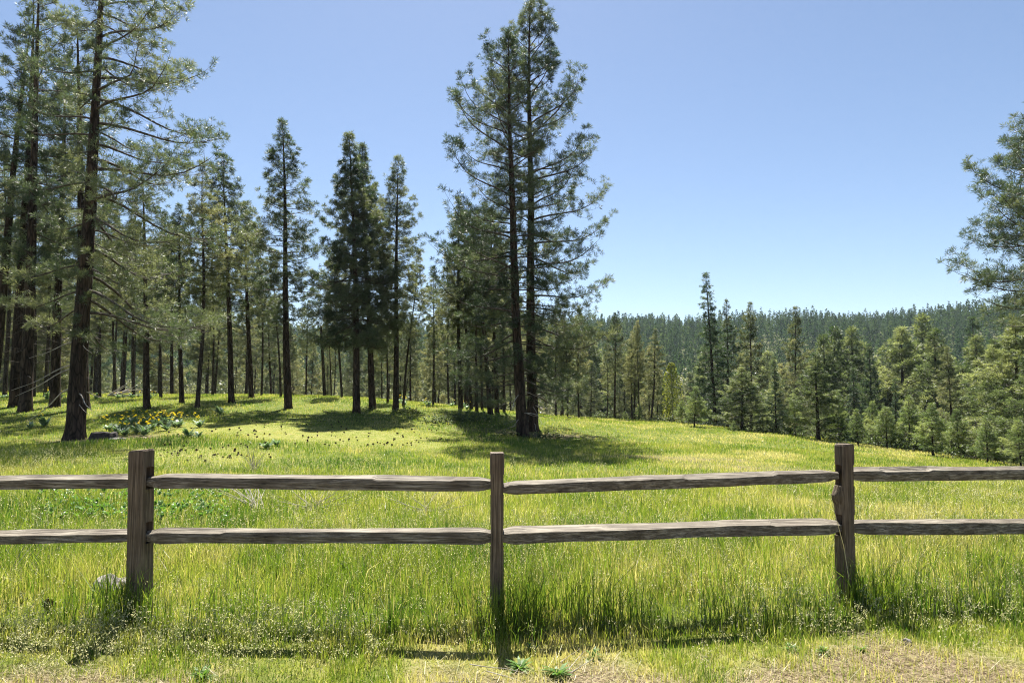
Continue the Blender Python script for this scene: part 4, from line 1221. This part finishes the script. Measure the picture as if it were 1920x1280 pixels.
# yellow green deciduous tree
r = np.random.default_rng(88)
b = at(1260, 760, 62); b[2] = gz(b[0], b[1])
o = bpy.data.objects.new('aspen_tree', None); COL.objects.link(o); o.location = b
zt = at(1260, 680, 62)[2] - b[2]
P = np.array([[[0, 0, -.3], [.05, 0, zt * .4], [0, .05, zt * .95]]]); v, q = tubes(P, np.array([[.09, .07, .015]]), 8)
link('trunk', mesh_np('trunk', v, [q], [M_DEADW], smooth=True), o)
n = 4200
tz = r.uniform(.18, 1, n); Rz = .9 * np.sqrt(np.clip(1 - ((tz - .52) / .5) ** 2, 0.03, 1))
a = r.uniform(0, 6.28, n); rr = Rz * np.sqrt(r.random(n)); lob = .75 + .5 * vnoise(a * 1.5, tz * 5, 4); rr = rr * lob
c = np.c_[np.cos(a) * rr, np.sin(a) * rr, tz * zt]; dd = norm(r.normal(0, 1, (n, 3))); ww = norm(np.cross(dd, r.normal(0, 1, (n, 3))))
vv = np.stack([c - ww * .05, c + dd * .07, c + ww * .05, c - dd * .07], 1).reshape(-1, 3)
link('crown', mesh_np('crown', vv, [np.arange(len(vv)).reshape(-1, 4)], [M_ASPEN], attrs={'tint': np.repeat(r.random(n), 4)}), o)
tag(o, 'small yellow green deciduous tree in the gap left of the tallest spire', 'deciduous tree')

# broken snag
b = at(609, 746, 42); b[2] = gz(b[0], b[1]) - .1; t = at(602, 612, 42)
zs = np.linspace(0, 1, 12); P = b + (t - b) * zs[:, None]; P = P - b
v, q = tubes(P[None], (0.105 - .035 * zs)[None], 9)
v[-9:] += r.normal(0, .06, (9, 3)) * [0.2, 0.2, 1.6]
o = link('dead_snag', mesh_np('dead_snag', v, [q, (np.arange(9) + 99)[None, :]], [M_BARKT], smooth=True), None, b)
tag(o, 'broken topless dead trunk standing in the gap of the grove', 'dead tree')


# rocks, stump, slab
def rock(name, px, py, d, size, mat, label, cat, seed, sq=.7):
    r = np.random.default_rng(seed)
    nu, nv = 28, 16
    th = np.linspace(0.02, PI - .02, nv)[:, None]; ph_ = (np.arange(nu) / nu * 2 * PI)[None, :]
    dx, dy, dz = np.sin(th) * np.cos(ph_), np.sin(th) * np.sin(ph_), np.cos(th) + 0 * ph_
    # facet by planes
    pl = norm(r.normal(0, 1, (12, 3))); off_ = r.uniform(.62, .95, 12)
    dv = np.stack([dx, dy, dz], -1)
    dots = dv @ pl.T
    rad_ = np.min(np.where(dots > .05, off_ / np.maximum(dots, .05), 9), -1); rad_ = np.minimum(rad_, 1.05)
    rad_ = rad_ * (1 + .06 * (fnoise(dx * 3 + 5, dy * 3 + dz * 2, seed, 3) - .5))
    v = (dv * rad_[..., None] * np.array(size) / 2).reshape(-1, 3)
    ii = np.arange(nv - 1)[:, None] * nu; jj = np.arange(nu)[None, :]; j2 = (jj + 1) % nu
    q = np.stack([ii + jj, ii + nu + jj, ii + nu + j2, ii + j2], -1).reshape(-1, 4)
    p = at(px, py, d)
    o = link(name, mesh_np(name, v, [q, np.arange(nu)[None, :], (np.arange(nu) + (nv - 1) * nu)[None, ::-1]], [mat]), None, (p[0], p[1], gz(p[0], p[1]) + size[2] * .25))
    o.rotation_euler.z = r.uniform(0, 6)
    tag(o, label, cat); return o


rock('rock', 200, 1100, 5.25, (.22, .18, .24), M_ROCK, 'grey angular rock half sunk in grass left of the leftmost post', 'rock', 3)
rock('rock', 232, 1100, 5.35, (.16, .14, .2), M_ROCK, 'small grey stone tucked between the angular rock and the post', 'rock', 4)
rock('stone_slab', 218, 834, 20.9, (.55, .35, .12), M_ROCK, 'flat pale stone lying on bare dirt in front of the black stump', 'stone', 5)
rock('stone', 1700, 1225, 4.2, (.06, .05, .05), M_ROCK, 'fist sized pale stone in the grass near the bottom right', 'stone', 6)
# stump
zs = np.array([-.1, 0, .06, .14, .2, .21]); a = np.arange(18) / 18 * 2 * PI
rr = np.array([.36, .34, .31, .29, .27, .2])[:, None] * (1 + .10 * np.sin(a * 5)[None, :] + .05 * np.cos(a * 3 + 1)[None, :])
v = np.stack([rr * np.cos(a), rr * np.sin(a), np.repeat(zs[:, None], 18, 1) + .02 * np.sin(a * 4)], -1).reshape(-1, 3)
ii = np.arange(5)[:, None] * 18; jj = np.arange(18)[None, :]; j2 = (jj + 1) % 18
q = np.stack([ii + jj, ii + j2, ii + 18 + j2, ii + 18 + jj], -1).reshape(-1, 4)
p = at(194, 826, 21.6)
o = link('tree_stump', mesh_np('tree_stump', v, [q, (np.arange(18) + 90)[None, :]], [M_STUMP]), None, (p[0], p[1], gz(p[0], p[1]))); o.scale = (1.3, 1, 1)
tag(o, 'low black stump on the bare dirt right of the massive ponderosa', 'tree stump')

# pine cones
def cone_mesh():
    V, Q = [], []
    n = 46
    for k in range(n):
        t = k / n; a = k * 2.39996
        zc = -.045 + .09 * t; rr = .034 * math.sin(PI * (0.12 + .8 * t)) ** .7
        c_ = np.array([math.cos(a) * rr, math.sin(a) * rr, zc]); o_ = np.array([math.cos(a), math.sin(a), .5]); o_ /= np.linalg.norm(o_)
        s_ = np.array([-math.sin(a), math.cos(a), 0])
        k0 = len(V)
        V += [c_ * [.3, .3, 1], c_ - s_ * .011 + o_ * .004, c_ + o_ * .017, c_ + s_ * .011 + o_ * .004]
        Q.append([k0, k0 + 1, k0 + 2, k0 + 3])
    core_v, core_q = tubes(np.array([[[0, 0, -.05], [0, 0, -.02], [0, 0, .02], [0, 0, .055]]]), np.array([[.008, .022, .02, .003]]), 8)
    return mesh_np('pine_cone', np.vstack([np.array(V), core_v]), [np.vstack([np.array(Q), core_q + len(V)])], [M_CONE])


cm = cone_mesh()
rc = np.random.default_rng(66)
k = 0
while k < 170:
    if k < 110: px, py = rc.uniform(440, 830), rc.uniform(790, 838)
    elif k < 150: px, py = rc.uniform(300, 520), rc.uniform(800, 862)
    else: px, py = rc.uniform(300, 480), rc.uniform(845, 872)
    d_ = 1.45 * 1280 / (py - 742.0)
    d_ = min(d_, 30)
    p = at(px, py, d_)
    # march to the ground
    for it in range(12):
        g = gz(p[0], p[1]); d_ *= 1 + (p[2] - g) * .25 / max(EYE - g, .3); p = at(px, py, d_)
    o = link('pine_cone', cm, None, (p[0], p[1], gz(p[0], p[1]) + .05)); s = rc.uniform(0.45, 0.75)
    o.scale = (s, s, s); o.rotation_euler = (rc.uniform(1.2, 1.9), rc.uniform(-.4, .4), rc.uniform(0, 6.28))
    tag(o, 'dark fallen pine cone on the sunny mossy turf between fence and grove', 'pine cone', 'fallen pine cones on the turf')
    k += 1
o = link('pine_cone', cm, None, tuple(at(92, 1128, 4.95) * [1, 1, 0] + [0, 0, gz(*at(92, 1128, 4.95)[:2]) + .05])); o.scale = (.9,) * 3; o.rotation_euler = (1.5, .2, 1.0)
tag(o, 'large pine cone in the grass in front of the left span of rails', 'pine cone')


# dead twig bundles lying in the grass, fallen branches
def twigs(name, px, py, d, L, n, azr, label, cat, seed, rad_=.004, up=(.0, .35), lift=.02, fan=.5):
    r = np.random.default_rng(seed)
    P, R = [], []
    for k in range(n):
        a = r.uniform(*azr); e = r.uniform(*up); l = L * r.uniform(.5, 1.1)
        k5 = np.linspace(0, 1, 6)
        dirs = np.stack([np.cos(a + np.cumsum(r.normal(0, .12, 6))) * math.cos(e), np.sin(a + np.cumsum(r.normal(0, .12, 6))) * math.cos(e), np.sin(e) * np.ones(6) + np.cumsum(r.normal(0, .05, 6))], -1)
        st = np.array([r.normal(0, .06), r.normal(0, .06), lift + r.uniform(0, .03)])
        P.append(st + np.vstack([np.zeros(3), np.cumsum(dirs[:-1] * l / 5, 0)])); R.append(rad_ * (1 - .75 * k5))
    v, q = tubes(np.array(P), np.array(R), 5)
    p = at(px, py, d)
    o = link(name, mesh_np(name, v, [q], [M_DEADW], smooth=True), None, (p[0], p[1], gz(p[0], p[1])))
    tag(o, label, cat); return o


twigs('dead_brush', 478, 950, 9.6, .95, 22, (1.7, 2.9), 'bundle of bleached dead stems slanting left seen between the rails', 'dead brush', 1, .006, (.15, .6))
twigs('dead_brush', 590, 938, 9.8, .8, 30, (0, 6.28), 'grey tangle of dead stems seen between the rails', 'dead brush', 2, .005, (.0, .5))
twigs('dead_brush', 480, 866, 14.5, .7, 24, (0, 6.28), 'grey dead weed tuft just above the top rail', 'dead brush', 7, .006, (.6, 1.4))
twigs('dead_brush', 800, 935, 9.8, .7, 20, (0, 6.28), 'greyish dead weed right of the tangle and near the middle post', 'dead brush', 8, .005, (.0, .7))
twigs('dead_branch', 880, 1262, 3.86, .45, 2, (-.9, -.3), 'thin bleached stick lying on the litter left of centre', 'stick', 3, .003, (0, .1))
twigs('dead_branch', 1080, 1262, 3.85, .22, 3, (.4, 1.2), 'short forked bleached twig lying on the litter', 'stick', 4, .003, (0, .15))
twigs('dead_branch', 800, 1275, 3.76, .5, 1, (-.1, .1), 'long pale stick along the bottom of the photo', 'stick', 5, .003, (0, .05))
twigs('fallen_branches', 205, 742, 40, 2.6, 14, (-.6, .4), 'pile of bleached fallen branches at the back edge of the meadow', 'branches', 6, .04, (0, .45), .1)
twigs('straw_stalk', 20, 1000, 5.6, .75, 6, (.6, 1.3), 'dry straw stalks at the left margin behind the rails', 'dry stalks', 9, .0025, (.5, 1.1))
# straw leaning across the corner post
p0 = at(1557, 930, dr - .12); p1 = at(1592, 1085, dr - .16)
P = np.array([[p1, p1 * .6 + p0 * .4 + [.01, -.01, 0], p0]]); P = P - p1
v, q = tubes(P, np.array([[.003, .0025, .0015]]), 5)
o = link('straw_stalk', mesh_np('straw_stalk', v, [q], [M_SEED], attrs={'tint': np.full(len(v), .9)}, smooth=True), None, p1)
tag(o, 'single dry straw leaning across the face of the knotted corner post', 'dry stalk')

# rosette weeds in the litter strip
for (px, py, d_, s, lab) in [(975, 1245, 3.95, .5, 'dark green weed rosette on litter right of the middle post'), (1045, 1262, 3.86, .6, 'largest leafy weed on the bottom litter strip'),
                            (1110, 1215, 4.1, .4, 'small pale weed above the forked twig'), (1485, 1210, 4.15, .35, 'small weed left of the dark shadow at the corner post'),
                            (1545, 1225, 4.1, .35, 'small weed on bare ground under the corner post'), (1000, 1200, 4.2, .4, 'weed with upright leaves in the mossy strip'),
                            (380, 1262, 3.87, .5, 'broad leaved weed near the bottom at left'), (1615, 1225, 4.1, .3, 'small pale weed right of the corner post')]:
    v, qd, t = fan_leaves(30, .17, .042, rp, spread=(.2, 1.2), curl=.9)
    p = at(px, py, d_)
    o = link('weed', mesh_np('weed', v, [qd], [M_BROAD], attrs={'tint': np.clip(t * .6 + .3, 0, 1)}), None, (p[0], p[1], gz(p[0], p[1]))); o.scale = (s,) * 3
    tag(o, lab, 'weed', 'weeds before the fence')
# clover patch behind the left post
V, Q, T, off = [], [], [], 0
for k in range(520):
    v, qd, t = fan_leaves(4, .065, .03, rp, spread=(.5, 1.3))
    p = at(rp.uniform(120, 460), 0, rp.uniform(8.2, 11.2)); g = gz(p[0], p[1])
    V.append(v * rp.uniform(.7, 1.3) + [p[0], p[1], g + rp.uniform(.04, .16)]); Q.append(qd + off); T.append(t); off += len(v)
o = link('broadleaf_weeds', mesh_np('broadleaf_weeds', np.vstack(V), [np.vstack(Q)], [M_BROAD], attrs={'tint': np.concatenate(T)}))
tag(o, 'patch of bright broad leaved weeds seen through the rails beside the left post', 'weeds', kind='stuff')


# ------------------------------------------------------------------ haze in the valley air
hm, hnt, hout = newmat('haze_air')
pv = hnt.nodes.new('ShaderNodeVolumePrincipled'); pv.inputs['Color'].default_value = (0.72, 0.85, 1.0, 1); pv.inputs['Density'].default_value = 0.0001
pv.inputs['Anisotropy'].default_value = 0.2
hnt.links.new(pv.outputs[0], hout.inputs['Volume'])
zt_, zb_ = 112.0, -22.0
hb = np.array([[sx, sy, sz] for sx in (-1650, 1650) for sy in (-1650, 1650) for sz in (zb_, zt_)], float)
hz = link('haze', mesh_np('haze', hb, [np.array([(0, 1, 3, 2), (4, 6, 7, 5), (0, 4, 5, 1), (2, 3, 7, 6), (0, 2, 6, 4), (1, 5, 7, 3)])], [hm]))
tag(hz, 'thin bluish haze in the air over the valley and far hill', 'haze', kind='stuff')

# ------------------------------------------------------------------ camera, sky, sun
cam = bpy.data.cameras.new('camera'); cam.lens = 24; cam.sensor_width = 36; cam.clip_end = 9000; cam.clip_start = 0.05
co = bpy.data.objects.new('camera', cam); COL.objects.link(co)
co.location = (0, 0, EYE); co.rotation_euler = (PI / 2 + PITCH, 0, 0)
scene.camera = co

SUN_EL, SUN_AZ = D(59), D(-6)       # azimuth from +Y towards +X
sv = Vector((math.sin(SUN_AZ) * math.cos(SUN_EL), math.cos(SUN_AZ) * math.cos(SUN_EL), math.sin(SUN_EL)))
sl = bpy.data.lights.new('sun', 'SUN'); sl.energy = 5.0; sl.angle = D(0.53); sl.color = (1.0, 0.95, 0.86)
so = bpy.data.objects.new('sun', sl); COL.objects.link(so); so.rotation_euler = sv.to_track_quat('Z', 'Y').to_euler(); so.location = sv * 60

w = bpy.data.worlds.new('World'); scene.world = w; w.use_nodes = True
nt = w.node_tree; nt.nodes.clear()
sky = nt.nodes.new('ShaderNodeTexSky'); sky.sky_type = 'NISHITA'; sky.sun_disc = False
sky.sun_elevation = SUN_EL; sky.sun_rotation = SUN_AZ % (2 * PI); sky.altitude = 1200; sky.air_density = 1.0; sky.dust_density = 0.9; sky.ozone_density = 1.1
bg = nt.nodes.new('ShaderNodeBackground'); bg.inputs['Strength'].default_value = 0.05
wo = nt.nodes.new('ShaderNodeOutputWorld')
nt.links.new(sky.outputs[0], bg.inputs[0]); nt.links.new(bg.outputs[0], wo.inputs[0])

scene.render.engine = 'CYCLES'
scene.cycles.use_denoising = DENOISE; scene.cycles.pixel_filter_type = 'BLACKMAN_HARRIS'; scene.cycles.filter_width = 1.1; scene.cycles.denoising_prefilter = 'NONE'
scene.cycles.sample_clamp_indirect = 4.0
scene.cycles.max_bounces = 8; scene.cycles.volume_bounces = 1; scene.cycles.diffuse_bounces = 4; scene.cycles.transmission_bounces = 6; scene.cycles.glossy_bounces = 2
scene.view_settings.view_transform = 'Standard'; scene.view_settings.look = 'None'
scene.view_settings.exposure = 1.6; scene.view_settings.gamma = 1
